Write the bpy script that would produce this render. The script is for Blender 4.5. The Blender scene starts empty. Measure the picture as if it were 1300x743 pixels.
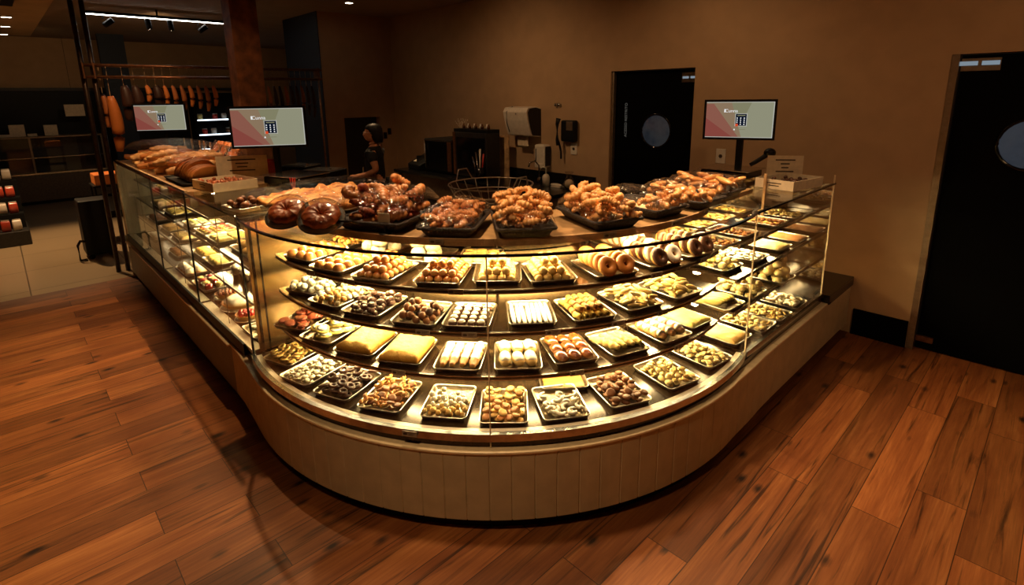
import bpy, math, random
from mathutils import Vector, Matrix, noise as mnoise
R = random.Random(7)
scn = bpy.context.scene
COL = scn.collection
PI = math.pi
def rad(d): return d * PI / 180

# ------------------------------------------------------------------ materials
MATS = {}
def nodemat(name):
    m = bpy.data.materials.new(name); m.use_nodes = True
    nt = m.node_tree; nt.nodes.clear()
    out = nt.nodes.new('ShaderNodeOutputMaterial')
    MATS[name] = m
    return m, nt, out
def N(nt, typ, **kw):
    n = nt.nodes.new(typ)
    for k, v in kw.items():
        if k in n.inputs.keys() if isinstance(k, str) else False: n.inputs[k].default_value = v
        else: setattr(n, k, v)
    return n
def ramp(nt, stops):
    n = nt.nodes.new('ShaderNodeValToRGB'); e = n.color_ramp.elements
    while len(e) < len(stops): e.new(.5)
    for i, (p, c) in enumerate(stops):
        e[i].position = p; e[i].color = (*c, 1) if len(c) == 3 else c
    return n
def pm(name, col, rough=.6, metal=0., var=.12, scale=30., bump=0., col2=None, emis=None, es=0., rnd=.0, spec=.5, coat=0., sss=0.):
    """principled material, its colour mottled by noise and shifted from object to object"""
    m, nt, out = nodemat(name); L = nt.links.new
    b = nt.nodes.new('ShaderNodeBsdfPrincipled'); L(b.outputs[0], out.inputs[0])
    b.inputs['Roughness'].default_value = rough; b.inputs['Metallic'].default_value = metal
    b.inputs['Specular IOR Level'].default_value = spec; b.inputs['Coat Weight'].default_value = coat
    tc = nt.nodes.new('ShaderNodeTexCoord'); nz = nt.nodes.new('ShaderNodeTexNoise')
    nz.inputs['Scale'].default_value = scale; nz.inputs['Detail'].default_value = 4
    L(tc.outputs['Object'], nz.inputs['Vector'])
    c2 = col2 if col2 else tuple(x * (1 - var * 2) for x in col)
    c1 = col if col2 else tuple(min(1, x * (1 + var)) for x in col)
    rp = ramp(nt, [(.35, c2), (.65, c1)]); L(nz.outputs[0], rp.inputs[0]); src = rp.outputs[0]
    if rnd:
        oi = nt.nodes.new('ShaderNodeObjectInfo'); hs = nt.nodes.new('ShaderNodeHueSaturation')
        mr = nt.nodes.new('ShaderNodeMapRange'); L(oi.outputs['Random'], mr.inputs[0])
        mr.inputs[3].default_value = 1 - rnd; mr.inputs[4].default_value = 1 + rnd
        L(mr.outputs[0], hs.inputs['Value']); L(src, hs.inputs['Color']); src = hs.outputs[0]
    L(src, b.inputs['Base Color'])
    if bump:
        bp = nt.nodes.new('ShaderNodeBump'); bp.inputs['Strength'].default_value = bump; bp.inputs['Distance'].default_value = .01
        L(nz.outputs[0], bp.inputs['Height']); L(bp.outputs[0], b.inputs['Normal'])
    if emis:
        b.inputs['Emission Color'].default_value = (*emis, 1); b.inputs['Emission Strength'].default_value = es
    return m
def baked(name, side, top, rough=.5, rnd=.18, scale=45., bump=.3, coat=0., lo=-.2, hi=.8):
    """pastry crust: paler sides, browner top by the crust's own local height"""
    m, nt, out = nodemat(name); L = nt.links.new
    b = nt.nodes.new('ShaderNodeBsdfPrincipled'); L(b.outputs[0], out.inputs[0])
    b.inputs['Roughness'].default_value = rough; b.inputs['Coat Weight'].default_value = coat; b.inputs['Coat Roughness'].default_value = .15
    tc = nt.nodes.new('ShaderNodeTexCoord'); sp = nt.nodes.new('ShaderNodeSeparateXYZ'); L(tc.outputs['Normal'], sp.inputs[0])
    nz = nt.nodes.new('ShaderNodeTexNoise'); nz.inputs['Scale'].default_value = scale; nz.inputs['Detail'].default_value = 5
    L(tc.outputs['Object'], nz.inputs['Vector'])
    ad = nt.nodes.new('ShaderNodeMath'); ad.operation = 'MULTIPLY_ADD'; L(nz.outputs[0], ad.inputs[0]); ad.inputs[1].default_value = .9
    L(sp.outputs['Z'], ad.inputs[2])
    mr = nt.nodes.new('ShaderNodeMapRange'); L(ad.outputs[0], mr.inputs[0]); mr.inputs[1].default_value = lo + .45; mr.inputs[2].default_value = hi + .45
    rp = ramp(nt, [(0, side), (1, top)]); L(mr.outputs[0], rp.inputs[0])
    oi = nt.nodes.new('ShaderNodeObjectInfo'); hs = nt.nodes.new('ShaderNodeHueSaturation')
    m2 = nt.nodes.new('ShaderNodeMapRange'); L(oi.outputs['Random'], m2.inputs[0]); m2.inputs[3].default_value = 1 - rnd; m2.inputs[4].default_value = 1 + rnd
    L(m2.outputs[0], hs.inputs['Value']); L(rp.outputs[0], hs.inputs['Color']); L(hs.outputs[0], b.inputs['Base Color'])
    bp = nt.nodes.new('ShaderNodeBump'); bp.inputs['Strength'].default_value = bump; bp.inputs['Distance'].default_value = .004
    L(nz.outputs[0], bp.inputs['Height']); L(bp.outputs[0], b.inputs['Normal'])
    return m
def emit(name, col, s):
    m, nt, out = nodemat(name)
    e = nt.nodes.new('ShaderNodeEmission'); e.inputs[0].default_value = (*col, 1); e.inputs[1].default_value = s
    nt.links.new(e.outputs[0], out.inputs[0]); return m
def glassmat(name, tint=(1, 1, 1), base=.04, edge=.5, rough=.02, bump=0., bscale=8.):
    m, nt, out = nodemat(name); L = nt.links.new
    t = nt.nodes.new('ShaderNodeBsdfTransparent'); t.inputs[0].default_value = (*tint, 1)
    g = nt.nodes.new('ShaderNodeBsdfGlossy'); g.inputs['Roughness'].default_value = rough
    lw = nt.nodes.new('ShaderNodeLayerWeight'); lw.inputs[0].default_value = .5
    p = nt.nodes.new('ShaderNodeMath'); p.operation = 'POWER'; L(lw.outputs['Facing'], p.inputs[0]); p.inputs[1].default_value = 4
    q = nt.nodes.new('ShaderNodeMath'); q.operation = 'MULTIPLY_ADD'; L(p.outputs[0], q.inputs[0]); q.inputs[1].default_value = edge; q.inputs[2].default_value = base
    mx = nt.nodes.new('ShaderNodeMixShader'); L(q.outputs[0], mx.inputs[0]); L(t.outputs[0], mx.inputs[1]); L(g.outputs[0], mx.inputs[2])
    if bump:
        tc = nt.nodes.new('ShaderNodeTexCoord'); nz = nt.nodes.new('ShaderNodeTexNoise'); nz.inputs['Scale'].default_value = bscale; nz.inputs['Detail'].default_value = 3
        nz.inputs['Distortion'].default_value = 1.5
        L(tc.outputs['Object'], nz.inputs['Vector']); bp = nt.nodes.new('ShaderNodeBump'); bp.inputs['Strength'].default_value = bump; bp.inputs['Distance'].default_value = .05
        L(nz.outputs[0], bp.inputs['Height']); L(bp.outputs[0], g.inputs['Normal']); L(bp.outputs[0], lw.inputs['Normal'])
    L(mx.outputs[0], out.inputs[0]); return m

def floor_wood():
    m, nt, out = nodemat('plank_floor'); L = nt.links.new
    def mth(op, a, b=None, c=None):
        n = nt.nodes.new('ShaderNodeMath'); n.operation = op
        for i, v in enumerate((a, b, c)):
            if v is None: continue
            if isinstance(v, (int, float)): n.inputs[i].default_value = v
            else: L(v, n.inputs[i])
        return n.outputs[0]
    b = nt.nodes.new('ShaderNodeBsdfPrincipled'); L(b.outputs[0], out.inputs[0])
    tc = nt.nodes.new('ShaderNodeTexCoord'); sp = nt.nodes.new('ShaderNodeSeparateXYZ'); L(tc.outputs['Object'], sp.inputs[0])
    X, Y = sp.outputs[0], sp.outputs[1]
    u = mth('DIVIDE', mth('ADD', X, 19.85), .19); row = mth('FLOOR', u); fu = mth('FRACT', u)
    off = mth('MULTIPLY', mth('MODULO', row, 2.0), .345)
    v = mth('DIVIDE', mth('SUBTRACT', mth('ADD', Y, 11.54), off), 1.18); pid = mth('FLOOR', v); fv = mth('FRACT', v)
    cb = nt.nodes.new('ShaderNodeCombineXYZ'); L(row, cb.inputs[0]); L(pid, cb.inputs[1])
    wn = nt.nodes.new('ShaderNodeTexWhiteNoise'); wn.noise_dimensions = '2D'; L(cb.outputs[0], wn.inputs['Vector'])
    rnd = wn.outputs['Value']
    # grain stretched along the plank
    def streak(sx, sy, seed, sc, det, dist=0.):
        c = nt.nodes.new('ShaderNodeCombineXYZ'); L(mth('MULTIPLY', X, sx), c.inputs[0]); L(mth('MULTIPLY', Y, sy), c.inputs[1]); L(mth('MULTIPLY', rnd, seed), c.inputs[2])
        n = nt.nodes.new('ShaderNodeTexNoise'); n.inputs['Scale'].default_value = sc; n.inputs['Detail'].default_value = det; n.inputs['Roughness'].default_value = .6; n.inputs['Distortion'].default_value = dist
        L(c.outputs[0], n.inputs['Vector']); return n.outputs[0]
    n1 = streak(6., .8, 50., 1., 6, 1.2); n2 = streak(95., 3.2, 90., 1., 4); n3 = streak(20., .8, 130., 1.3, 5, 1.2)
    g = mth('ADD', mth('MULTIPLY', n1, .62), mth('MULTIPLY', n2, .38))
    rp = ramp(nt, [(.30, (.13, .038, .011)), (.45, (.20, .064, .018)), (.56, (.27, .095, .027)), (.72, (.40, .165, .05))]); L(g, rp.inputs[0])
    dk = nt.nodes.new('ShaderNodeMapRange'); L(n3, dk.inputs[0]); dk.inputs[1].default_value = .31; dk.inputs[2].default_value = .45; dk.inputs[3].default_value = .25
    md = nt.nodes.new('ShaderNodeMixRGB'); md.blend_type = 'MULTIPLY'; md.inputs[0].default_value = 1; L(rp.outputs[0], md.inputs[1]); L(dk.outputs[0], md.inputs[2])
    # knots
    c4 = nt.nodes.new('ShaderNodeCombineXYZ'); L(mth('MULTIPLY', X, 4.6), c4.inputs[0]); L(mth('MULTIPLY', Y, 2.4), c4.inputs[1]); L(mth('MULTIPLY', rnd, 7.), c4.inputs[2])
    vo = nt.nodes.new('ShaderNodeTexVoronoi'); vo.inputs['Scale'].default_value = 1.4; L(c4.outputs[0], vo.inputs['Vector'])
    kn = nt.nodes.new('ShaderNodeMapRange'); L(mth('ADD', vo.outputs['Distance'], mth('MULTIPLY', n2, .16)), kn.inputs[0]); kn.inputs[1].default_value = .13; kn.inputs[2].default_value = .26
    mx = nt.nodes.new('ShaderNodeMixRGB'); mx.inputs[1].default_value = (.02, .009, .005, 1); L(kn.outputs[0], mx.inputs[0]); L(md.outputs[0], mx.inputs[2])
    hs = nt.nodes.new('ShaderNodeHueSaturation'); mr = nt.nodes.new('ShaderNodeMapRange'); L(rnd, mr.inputs[0]); mr.inputs[3].default_value = .62; mr.inputs[4].default_value = 1.30
    L(mr.outputs[0], hs.inputs['Value']); L(mx.outputs[0], hs.inputs['Color'])
    # seams
    ex = mth('MINIMUM', fu, mth('SUBTRACT', 1., fu)); ey = mth('MINIMUM', fv, mth('SUBTRACT', 1., fv))
    s1 = mth('LESS_THAN', ex, .010); s2 = mth('LESS_THAN', ey, .0016); se = mth('MAXIMUM', s1, s2)
    m2 = nt.nodes.new('ShaderNodeMixRGB'); L(mth('MULTIPLY', se, .8), m2.inputs[0]); L(hs.outputs[0], m2.inputs[1]); m2.inputs[2].default_value = (.01, .004, .002, 1)
    L(m2.outputs[0], b.inputs['Base Color'])
    L(mth('ADD', mth('MULTIPLY', n2, .25), .34), b.inputs['Roughness'])
    b.inputs['Specular IOR Level'].default_value = .35
    bp = nt.nodes.new('ShaderNodeBump'); bp.inputs['Strength'].default_value = .25; bp.inputs['Distance'].default_value = .004; L(g, bp.inputs['Height']); L(bp.outputs[0], b.inputs['Normal'])
    return m
def floor_tile():
    m, nt, out = nodemat('beige_floor_tile'); L = nt.links.new
    b = nt.nodes.new('ShaderNodeBsdfPrincipled'); L(b.outputs[0], out.inputs[0])
    tc = nt.nodes.new('ShaderNodeTexCoord'); br = nt.nodes.new('ShaderNodeTexBrick'); L(tc.outputs['Object'], br.inputs['Vector'])
    br.offset = 0; br.inputs['Scale'].default_value = 1; br.inputs['Brick Width'].default_value = .9; br.inputs['Row Height'].default_value = .9
    br.inputs['Mortar Size'].default_value = .006
    br.inputs['Color1'].default_value = (.40, .29, .17, 1); br.inputs['Color2'].default_value = (.36, .26, .15, 1); br.inputs['Mortar'].default_value = (.10, .07, .04, 1)
    L(br.outputs[0], b.inputs['Base Color']); b.inputs['Roughness'].default_value = .28
    return m

floor_wood(); floor_tile()
pm('wall_paint', (.46, .305, .168), .85, var=.03, scale=6, bump=.05)
pm('ceiling_paint', (.30, .22, .15), .9, var=.04, scale=4)
pm('soffit_paint', (.55, .40, .24), .85, var=.04, scale=4)
pm('blue_paint', (.006, .017, .038), .6, var=.1)
pm('black', (.005, .005, .005), .5, spec=.25, var=.1)
pm('black_gloss', (.004, .004, .005), .12, var=.1)
pm('granite_black', (.010, .010, .011), .18, var=.4, scale=120)
pm('black_film', (.0016, .0016, .002), .6, var=.05, spec=.04)
pm('leg_panel', (.215, .215, .175), .5, var=.05, scale=12)
pm('cream_panel', (.56, .475, .305), .5, var=.05, scale=12)
pm('cream_trim', (.85, .68, .42), .35, var=.04)
pm('steel', (.62, .60, .56), .22, 1., var=.08)
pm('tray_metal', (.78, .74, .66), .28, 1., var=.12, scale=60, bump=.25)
pm('bright_wire', (.62, .52, .40), .3, .4, var=.05)
pm('dark_steel', (.05, .028, .016), .35, .6, var=.2)
pm('apron_steel', (.85, .76, .58), .35, .3, var=.05)
pm('tray_floor', (.30, .23, .14), .3, .85, var=.2, scale=50, bump=.3)  # darkened to stand in for the shade between the pastries
pm('chrome', (.8, .8, .8), .08, 1., var=.03)
pm('alu', (.33, .25, .17), .4, .8, var=.08)
pm('shelf_bronze', (.06, .034, .015), .14, .6, var=.15, scale=20)
pm('deck_steel', (.045, .028, .014), .2, .55, var=.12, scale=40)
pm('rail', (.075, .05, .028), .3, .6, var=.1)
pm('mirror_back', (.50, .36, .19), .10, 1., var=.06)
pm('divider', (.74, .52, .24), .19, .94, var=.08, scale=5)
pm('board', (.34, .20, .085), .4, var=.15, scale=14)
pm('wood_red', (.20, .072, .024), .55, var=.25, scale=9)
pm('wood_light', (.56, .35, .17), .6, var=.2, scale=14)
pm('cherry', (.075, .022, .010), .45, var=.3, scale=10)
pm('basket', (.018, .010, .006), .5, var=.4, scale=160, bump=.8)
pm('white_plastic', (.72, .66, .55), .35, var=.04)
pm('white_card', (.74, .62, .44), .7, var=.05)
pm('grey_card', (.34, .28, .20), .5, var=.06)
pm('ink', (.05, .03, .02), .6, var=.1)
pm('paper', (.62, .46, .27), .8, var=.05)
pm('red_plastic', (.55, .03, .012), .4, var=.1)
pm('dark_cabinet', (.02, .016, .013), .5, var=.2)
pm('fridge_base', (.19, .135, .085), .45, var=.1)
pm('copper', (.20, .085, .035), .35, .7, var=.15)
pm('skin', (.62, .27, .13), .55, var=.08)
pm('hair', (.008, .005, .004), .5, var=.2)
pm('shirt', (.012, .011, .011), .8, var=.2)
pm('apron_cloth', (.16, .10, .06), .8, var=.1)
emit('light_strip', (1., .74, .33), 110.)
emit('light_strip_dim', (1., .76, .40), 9.)
emit('led_white', (1., .95, .86), 14.)
emit('lamp', (1., .86, .66), 22.)
emit('shelf_led', (.75, .88, 1.), 3.2)
emit('scr_pale', (.50, .50, .34), .52); emit('scr_beige', (.52, .36, .22), .46); emit('scr_pink', (.52, .20, .14), .46); emit('scr_red', (.44, .11, .085), .50)
emit('scr_green', (.40, .39, .23), .52); emit('scr_edge', (.62, .62, .55), .7)
emit('scr_white', (.9, .9, .9), .9); emit('scr_navy', (.006, .012, .03), .6); emit('scr_hot', (.8, .08, .02), .8)
emit('door_letter', (.8, .75, .65), .10)
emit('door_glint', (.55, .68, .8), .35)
pm('porthole', (.07, .10, .14), .10, .3, var=.5, scale=6, emis=(.45, .6, .85), es=.018)  # door glass given a faint blue glow of its own
pm('porthole_glow', (.07, .10, .14), .12, .3, var=.3, scale=6, emis=(.45, .6, .85), es=.042)  # stronger blue glow put into the pane; no lit room is built behind
glassmat('glass'); glassmat('glass_top', (.96, .95, .92), .05, .55); glassmat('glass_end', (.62, .5, .36), .30, .5)
glassmat('film', (.92, .89, .85), .09, .6, .10, 1., 14.); glassmat('clear_tub', (.9, .88, .84), .09, .5, .08)
# foods
baked('golden', (.80, .47, .13), (.52, .20, .035)); baked('golden_pale', (.90, .66, .25), (.74, .44, .11)); baked('pale', (.92, .75, .36), (.84, .60, .22))
baked('white_dust', (.80, .58, .26), (.94, .88, .70), .8); baked('sugar', (.86, .72, .42), (.96, .92, .80), .8, rnd=.06)
baked('choco', (.10, .035, .013), (.055, .018, .007), .4); baked('brown', (.36, .15, .05), (.22, .075, .02)); baked('walnut', (.30, .115, .032), (.19, .065, .016))
baked('bun', (.78, .44, .13), (.36, .10, .018), .32, coat=.3, bump=.08); baked('bun_glossy', (.62, .24, .05), (.23, .05, .01), .2, coat=.7, bump=.06)
baked('donut', (.74, .40, .12), (.42, .15, .03), .45, bump=.1); baked('yellow', (.90, .62, .12), (.86, .55, .10)); baked('custard', (.93, .78, .26), (.90, .68, .16))
baked('cake', (.72, .36, .05), (.84, .54, .12), .6, bump=.9, scale=40, lo=.6, hi=1.15); baked('croissant', (.88, .50, .19), (.58, .26, .075), .4, bump=.2, coat=.2)
baked('croissant_red', (.84, .40, .14), (.52, .19, .05), .4, bump=.3, coat=.2)
baked('reddish', (.40, .10, .045), (.26, .05, .02), .45); baked('crumb', (.62, .32, .10), (.42, .17, .04), .8, bump=1.2, scale=90)
baked('icing', (.93, .82, .52), (.97, .93, .80), .4, rnd=.03, bump=.1); baked('glaze', (.80, .24, .07), (.36, .06, .014), .32, coat=.15, bump=.9, scale=75, lo=.5, hi=1.1)
baked('fruit_red', (.62, .03, .02), (.45, .012, .012), .2, coat=.6); baked('fruit_green', (.50, .55, .12), (.65, .65, .2), .4)
baked('bread', (.80, .34, .08), (.40, .12, .025), .55, bump=.6, scale=18); baked('bread_pale', (.74, .44, .19), (.60, .30, .10), .55, bump=.3)
baked('focaccia', (.84, .41, .12), (.34, .095, .018), .5, bump=1.4, scale=17, lo=.86, hi=1.12); baked('nuts', (.20, .055, .02), (.33, .09, .035), .25, coat=.6)
baked('sausage', (.50, .17, .05), (.36, .10, .03), .4); baked('ham', (.70, .22, .045), (.60, .17, .035), .45); baked('dark_meat', (.05, .02, .012), (.035, .014, .01), .5)
baked('snack_red', (.45, .05, .02), (.35, .04, .02), .3, coat=.5); baked('snack_white', (.7, .6, .45), (.7, .6, .5), .3)

baked('crinkle', (.07, .022, .009), (.85, .76, .56), .7, scale=80, lo=.72, hi=1.02)
# ------------------------------------------------------------------ mesh building
class MB:
    def __init__(s): s.v = []; s.f = []; s.mi = []; s.m = 0
    def add(s, vs, fs):
        b = len(s.v); s.v += [tuple(v) for v in vs]; s.f += [tuple(b + i for i in f) for f in fs]; s.mi += [s.m] * len(fs); return s
    def box(s, x0, y0, z0, x1, y1, z1):
        return s.add([(x0, y0, z0), (x1, y0, z0), (x1, y1, z0), (x0, y1, z0), (x0, y0, z1), (x1, y0, z1), (x1, y1, z1), (x0, y1, z1)],
                     [(3, 2, 1, 0), (4, 5, 6, 7), (0, 1, 5, 4), (1, 2, 6, 5), (2, 3, 7, 6), (3, 0, 4, 7)])
    def prism(s, poly, z0, z1):
        n = len(poly); a = sum(poly[i][0] * poly[(i + 1) % n][1] - poly[(i + 1) % n][0] * poly[i][1] for i in range(n))
        if a < 0: poly = poly[::-1]
        return s.add([(x, y, z0) for x, y in poly] + [(x, y, z1) for x, y in poly],
                     [tuple(range(n - 1, -1, -1)), tuple(range(n, 2 * n))] + [(i, (i + 1) % n, n + (i + 1) % n, n + i) for i in range(n)])
    def rings(s, rs, cap0=True, cap1=True, loop=True):
        """stack of equal-length closed rings of points"""
        n = len(rs[0]); vs = [p for r in rs for p in r]; fs = []
        for k in range(len(rs) - 1):
            for i in range(n if loop else n - 1):
                j = (i + 1) % n; fs.append((k * n + i, k * n + j, (k + 1) * n + j, (k + 1) * n + i))
        if cap0: fs.append(tuple(range(n - 1, -1, -1)))
        if cap1: fs.append(tuple((len(rs) - 1) * n + i for i in range(n)))
        return s.add(vs, fs)
    def lathe(s, prof, seg=12, c=(0, 0, 0), cap0=True, cap1=True, sx=1, sy=1):
        return s.rings([[(c[0] + r * sx * math.cos(2 * PI * i / seg), c[1] + r * sy * math.sin(2 * PI * i / seg), c[2] + z) for i in range(seg)] for r, z in prof], cap0, cap1)
    def ball(s, c, rx, ry=None, rz=None, seg=10, rng=6):
        ry = ry or rx; rz = rz or rx
        rs = [[(c[0] + rx * math.sin(PI * k / rng) * math.cos(2 * PI * i / seg), c[1] + ry * math.sin(PI * k / rng) * math.sin(2 * PI * i / seg), c[2] - rz * math.cos(PI * k / rng)) for i in range(seg)] for k in range(1, rng)]
        b = len(s.v); s.rings(rs, False, False); n = len(s.v)
        s.v += [(c[0], c[1], c[2] - rz), (c[0], c[1], c[2] + rz)]
        for i in range(seg):
            s.f.append((n, b + (i + 1) % seg, b + i)); s.f.append((n + 1, n - seg + i, n - seg + (i + 1) % seg)); s.mi += [s.m] * 2
        return s
    def tube(s, pts, rad_, n=8, closed=False, flat=1.0, cap=True):
        P = [Vector(p) for p in pts]; k = len(P); rs = rad_ if isinstance(rad_, (list, tuple)) else [rad_] * k
        rings = []; up = Vector((0, 0, 1))
        for i in range(k):
            a = P[(i - 1) % k] if closed or i > 0 else P[i]; b = P[(i + 1) % k] if closed or i < k - 1 else P[i]
            t = (b - a).normalized(); x = t.cross(up)
            if x.length < .05: x = t.cross(Vector((0, 1, 0)))
            x.normalize(); y = x.cross(t).normalized()
            rings.append([tuple(P[i] + x * (rs[i] * math.cos(2 * PI * j / n)) + y * (rs[i] * flat * math.sin(2 * PI * j / n))) for j in range(n)])
        if closed: rings.append(rings[0])
        return s.rings(rings, cap and not closed, cap and not closed)
    def torus(s, Rm, r, n=16, m=8, c=(0, 0, 0), flat=1.):
        return s.tube([(c[0] + Rm * math.cos(2 * PI * i / n), c[1] + Rm * math.sin(2 * PI * i / n), c[2]) for i in range(n)], r, m, True, flat)
    def strip(s, pts, z0, z1):
        n = len(pts); return s.add([(x, y, z0) for x, y in pts] + [(x, y, z1) for x, y in pts], [(i, i + 1, n + i + 1, n + i) for i in range(n - 1)])
    def mesh(s, name, mats, smooth=True):
        me = bpy.data.meshes.new(name); me.from_pydata(s.v, [], s.f)
        for m in (mats if isinstance(mats, (list, tuple)) else [mats]): me.materials.append(MATS[m])
        if max(s.mi, default=0): me.polygons.foreach_set('material_index', s.mi)
        me.polygons.foreach_set('use_smooth', [smooth] * len(s.f)); me.validate(); me.update(); return me
def link(name, me, parent=None, loc=(0, 0, 0), rz=0.):
    o = bpy.data.objects.new(name, me); COL.objects.link(o); o.location = loc; o.rotation_euler = (0, 0, rz)
    if parent: o.parent = parent
    return o
def part(name, mb, mat, parent, smooth=False, bev=0., label=None, kind=None):
    o = link(name, mb.mesh(name, mat, smooth), parent)
    if bev:
        b = o.modifiers.new('Bevel', 'BEVEL'); b.width = bev; b.segments = 2; b.limit_method = 'ANGLE'
    if label: o['label'] = label
    if kind: o['kind'] = kind
    return o
def tag(o, label, cat, group=None):
    o['label'] = label; o['category'] = cat
    if group: o['group'] = group
    return o
def thing(name, label, cat, loc=(0, 0, 0), rz=0., group=None):
    o = bpy.data.objects.new(name, None); COL.objects.link(o); o.location = loc; o.rotation_euler = (0, 0, rz); o.empty_display_size = .05
    return tag(o, label, cat, group)
def single(name, mb, mat, label, cat, loc=(0, 0, 0), rz=0., group=None, smooth=False, bev=0.):
    o = link(name, mb.mesh(name, mat, smooth), None, loc, rz)
    if bev:
        b = o.modifiers.new('Bevel', 'BEVEL'); b.width = bev; b.segments = 2; b.limit_method = 'ANGLE'
    return tag(o, label, cat, group)
def struct(name, mb, mat, smooth=False):
    o = link(name, mb.mesh(name, mat, smooth)); o['kind'] = 'structure'; return o

# ------------------------------------------------------------------ the room
CX, CY = -2.741, 2.501            # centre of the rounded corner of the counter
YW = 4.72; XL = -7.68; ZC = 3.1
struct('floor_wood', MB().box(-7.0, -4., -.05, 3.5, YW + .3, 0), 'plank_floor')
struct('floor_tile', MB().box(-17., -5., -.05, -7.0, 7., 0), 'beige_floor_tile')
# back wall with two door openings
D1 = (-3.44, -2.50, 2.13); D2 = (-.655, .31, 2.13)
w = MB()
for x0, x1, z0, z1 in ((-7.9, D1[0], 0, ZC), (D1[0], D1[1], D1[2], ZC), (D1[1], D2[0], 0, ZC), (D2[0], D2[1], D2[2], ZC), (D2[1], 3.5, 0, ZC)):
    w.box(x0, YW, z0, x1, YW + .16, z1)
struct('wall_back', w, 'wall_paint')
# side wall with the low doorway, its end face is painted blue
w = MB()
for y0, y1, z0, z1 in ((3.555, 3.84, 0, ZC), (3.84, 4.45, 1.60, ZC), (4.45, YW, 0, ZC)):
    w.box(XL - .18, y0, z0, XL, y1, z1)
struct('wall_left', w, 'wall_paint')
struct('wall_blue', MB().box(-8.9, 3.545, 0, XL - .004, 3.555, ZC), 'blue_paint')
struct('wall_far', MB().box(-14.2, -5, 0, -14., 7., ZC), 'wall_paint')
struct('wall_far_blue', MB().box(-12.75, 1.62, 0, -12.6, 2.02, ZC), 'blue_paint')
struct('wall_right', MB().box(3.5, -4.2, 0, 3.7, YW, ZC), 'wall_paint')
struct('wall_behind', MB().box(-17., -5.2, 0, 3.7, -5., ZC), 'wall_paint')
struct('ceiling', MB().box(-17., -5.2, ZC, 3.7, 7., ZC + .1), 'ceiling_paint')
struct('ceiling_soffit', MB().box(-11.53, -4.9, 2.9, -6.6, .64, ZC), 'soffit_paint')
struct('column_wood', MB().box(-6.22, 1.87, 0, -5.98, 2.13, ZC), 'wood_red')
struct('baseboard_back', MB().box(-1.02, YW - .018, 0, D2[0] - .005, YW, .21).box(D2[1] + .05, YW - .018, 0, 3.5, YW, .21), 'black_film')

def porthole(parent, x, y, z, r, mat='porthole'):
    ring = MB().tube([(x + r * math.cos(2 * PI * i / 28), y, z + r * math.sin(2 * PI * i / 28)) for i in range(28)], .012, 6, True)
    part('porthole_ring', ring, 'black_gloss', parent, True)
    part('porthole_glass', MB().add([(x + r * math.cos(2 * PI * i / 28), y, z + r * math.sin(2 * PI * i / 28)) for i in range(28)], [tuple(range(28))]), mat, parent)
def text(name, body, size, parent, loc, rot, mat, align='CENTER'):
    cu = bpy.data.curves.new(name, 'FONT'); cu.body = body; cu.size = size; cu.align_x = align; cu.align_y = 'CENTER'; cu.extrude = .0004
    o = bpy.data.objects.new(name, cu); me_ = bpy.data.meshes.new_from_object(o); bpy.data.objects.remove(o); o = bpy.data.objects.new(name, me_); COL.objects.link(o); o.location = loc; o.rotation_euler = rot; me_.materials.clear(); me_.materials.append(MATS[mat])
    if parent: o.parent = parent
    return o
# door 1 (behind the counter), recessed
d = MB().box(D1[0] + .01, YW + .06, .01, D1[1] - .01, YW + .09, D1[2] - .01)
door = struct('door_1', d, 'black_film')
part('door_jamb', MB().box(D1[0] + .001, YW + .02, 0, D1[0] + .03, YW + .1, D1[2] - .002), 'alu', door)
part('patch_fitting', MB().box(D1[1] - .16, YW + .052, 2.0, D1[1] - .012, YW + .06, 2.09), 'steel', door, label='brushed metal patch fitting')
part('patch_glint', MB().box(D1[1] - .15, YW + .048, 2.035, D1[1] - .09, YW + .052, 2.055).box(D1[1] - .07, YW + .048, 2.035, D1[1] - .014, YW + .052, 2.055), 'door_glint', door)
porthole(door, -2.915, YW + .057, 1.535, .165)
text('door_lettering', 'ACESSO RESTRITO', .042, door, (-3.275, YW + .057, 1.635), (rad(90), rad(-90), 0), 'door_letter')
# door 2 (right)
d = MB().box(D2[0] + .05, YW + .045, .01, D2[1] - .02, YW + .075, D2[2] - .01)
door = struct('door_2', d, 'black_film')
part('door_jamb', MB().box(D2[0] + .001, YW - .006, 0, D2[0] + .042, YW + .1, D2[2] - .002), 'alu', door)
part('patch_fitting', MB().box(D2[0] + .05, YW + .035, 2.02, D2[0] + .25, YW + .045, 2.10), 'alu', door)
part('patch_glint', MB().box(D2[0] + .035, YW + .028, 2.055, D2[0] + .135, YW + .035, 2.082).box(D2[0] + .155, YW + .028, 2.055, D2[0] + .245, YW + .035, 2.082), 'door_glint', door)
part('floor_fitting', MB().box(D2[0] + .046, YW + .02, .07, D2[0] + .15, YW + .045, .11), 'copper', door)
porthole(door, -.19, YW + .042, 1.55, .165, 'porthole_glow')
# door 3: the low dark doorway in the side wall
struct('door_3', MB().box(XL - .15, 3.842, 0, XL - .12, 4.448, 1.598), 'dark_cabinet')

# ------------------------------------------------------------------ display counter
A0, A1 = -100.3, 11.35
def arc(Rr, a0, a1, n):
    return [(CX + Rr * math.cos(rad(a0 + (a1 - a0) * i / n)), CY + Rr * math.sin(rad(a0 + (a1 - a0) * i / n))) for i in range(n + 1)]
def ring_poly(Ro, Ri, a0, a1, n=30): return arc(Ro, a0, a1, n) + arc(Ri, a1, a0, n)
RG = 1.672
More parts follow.
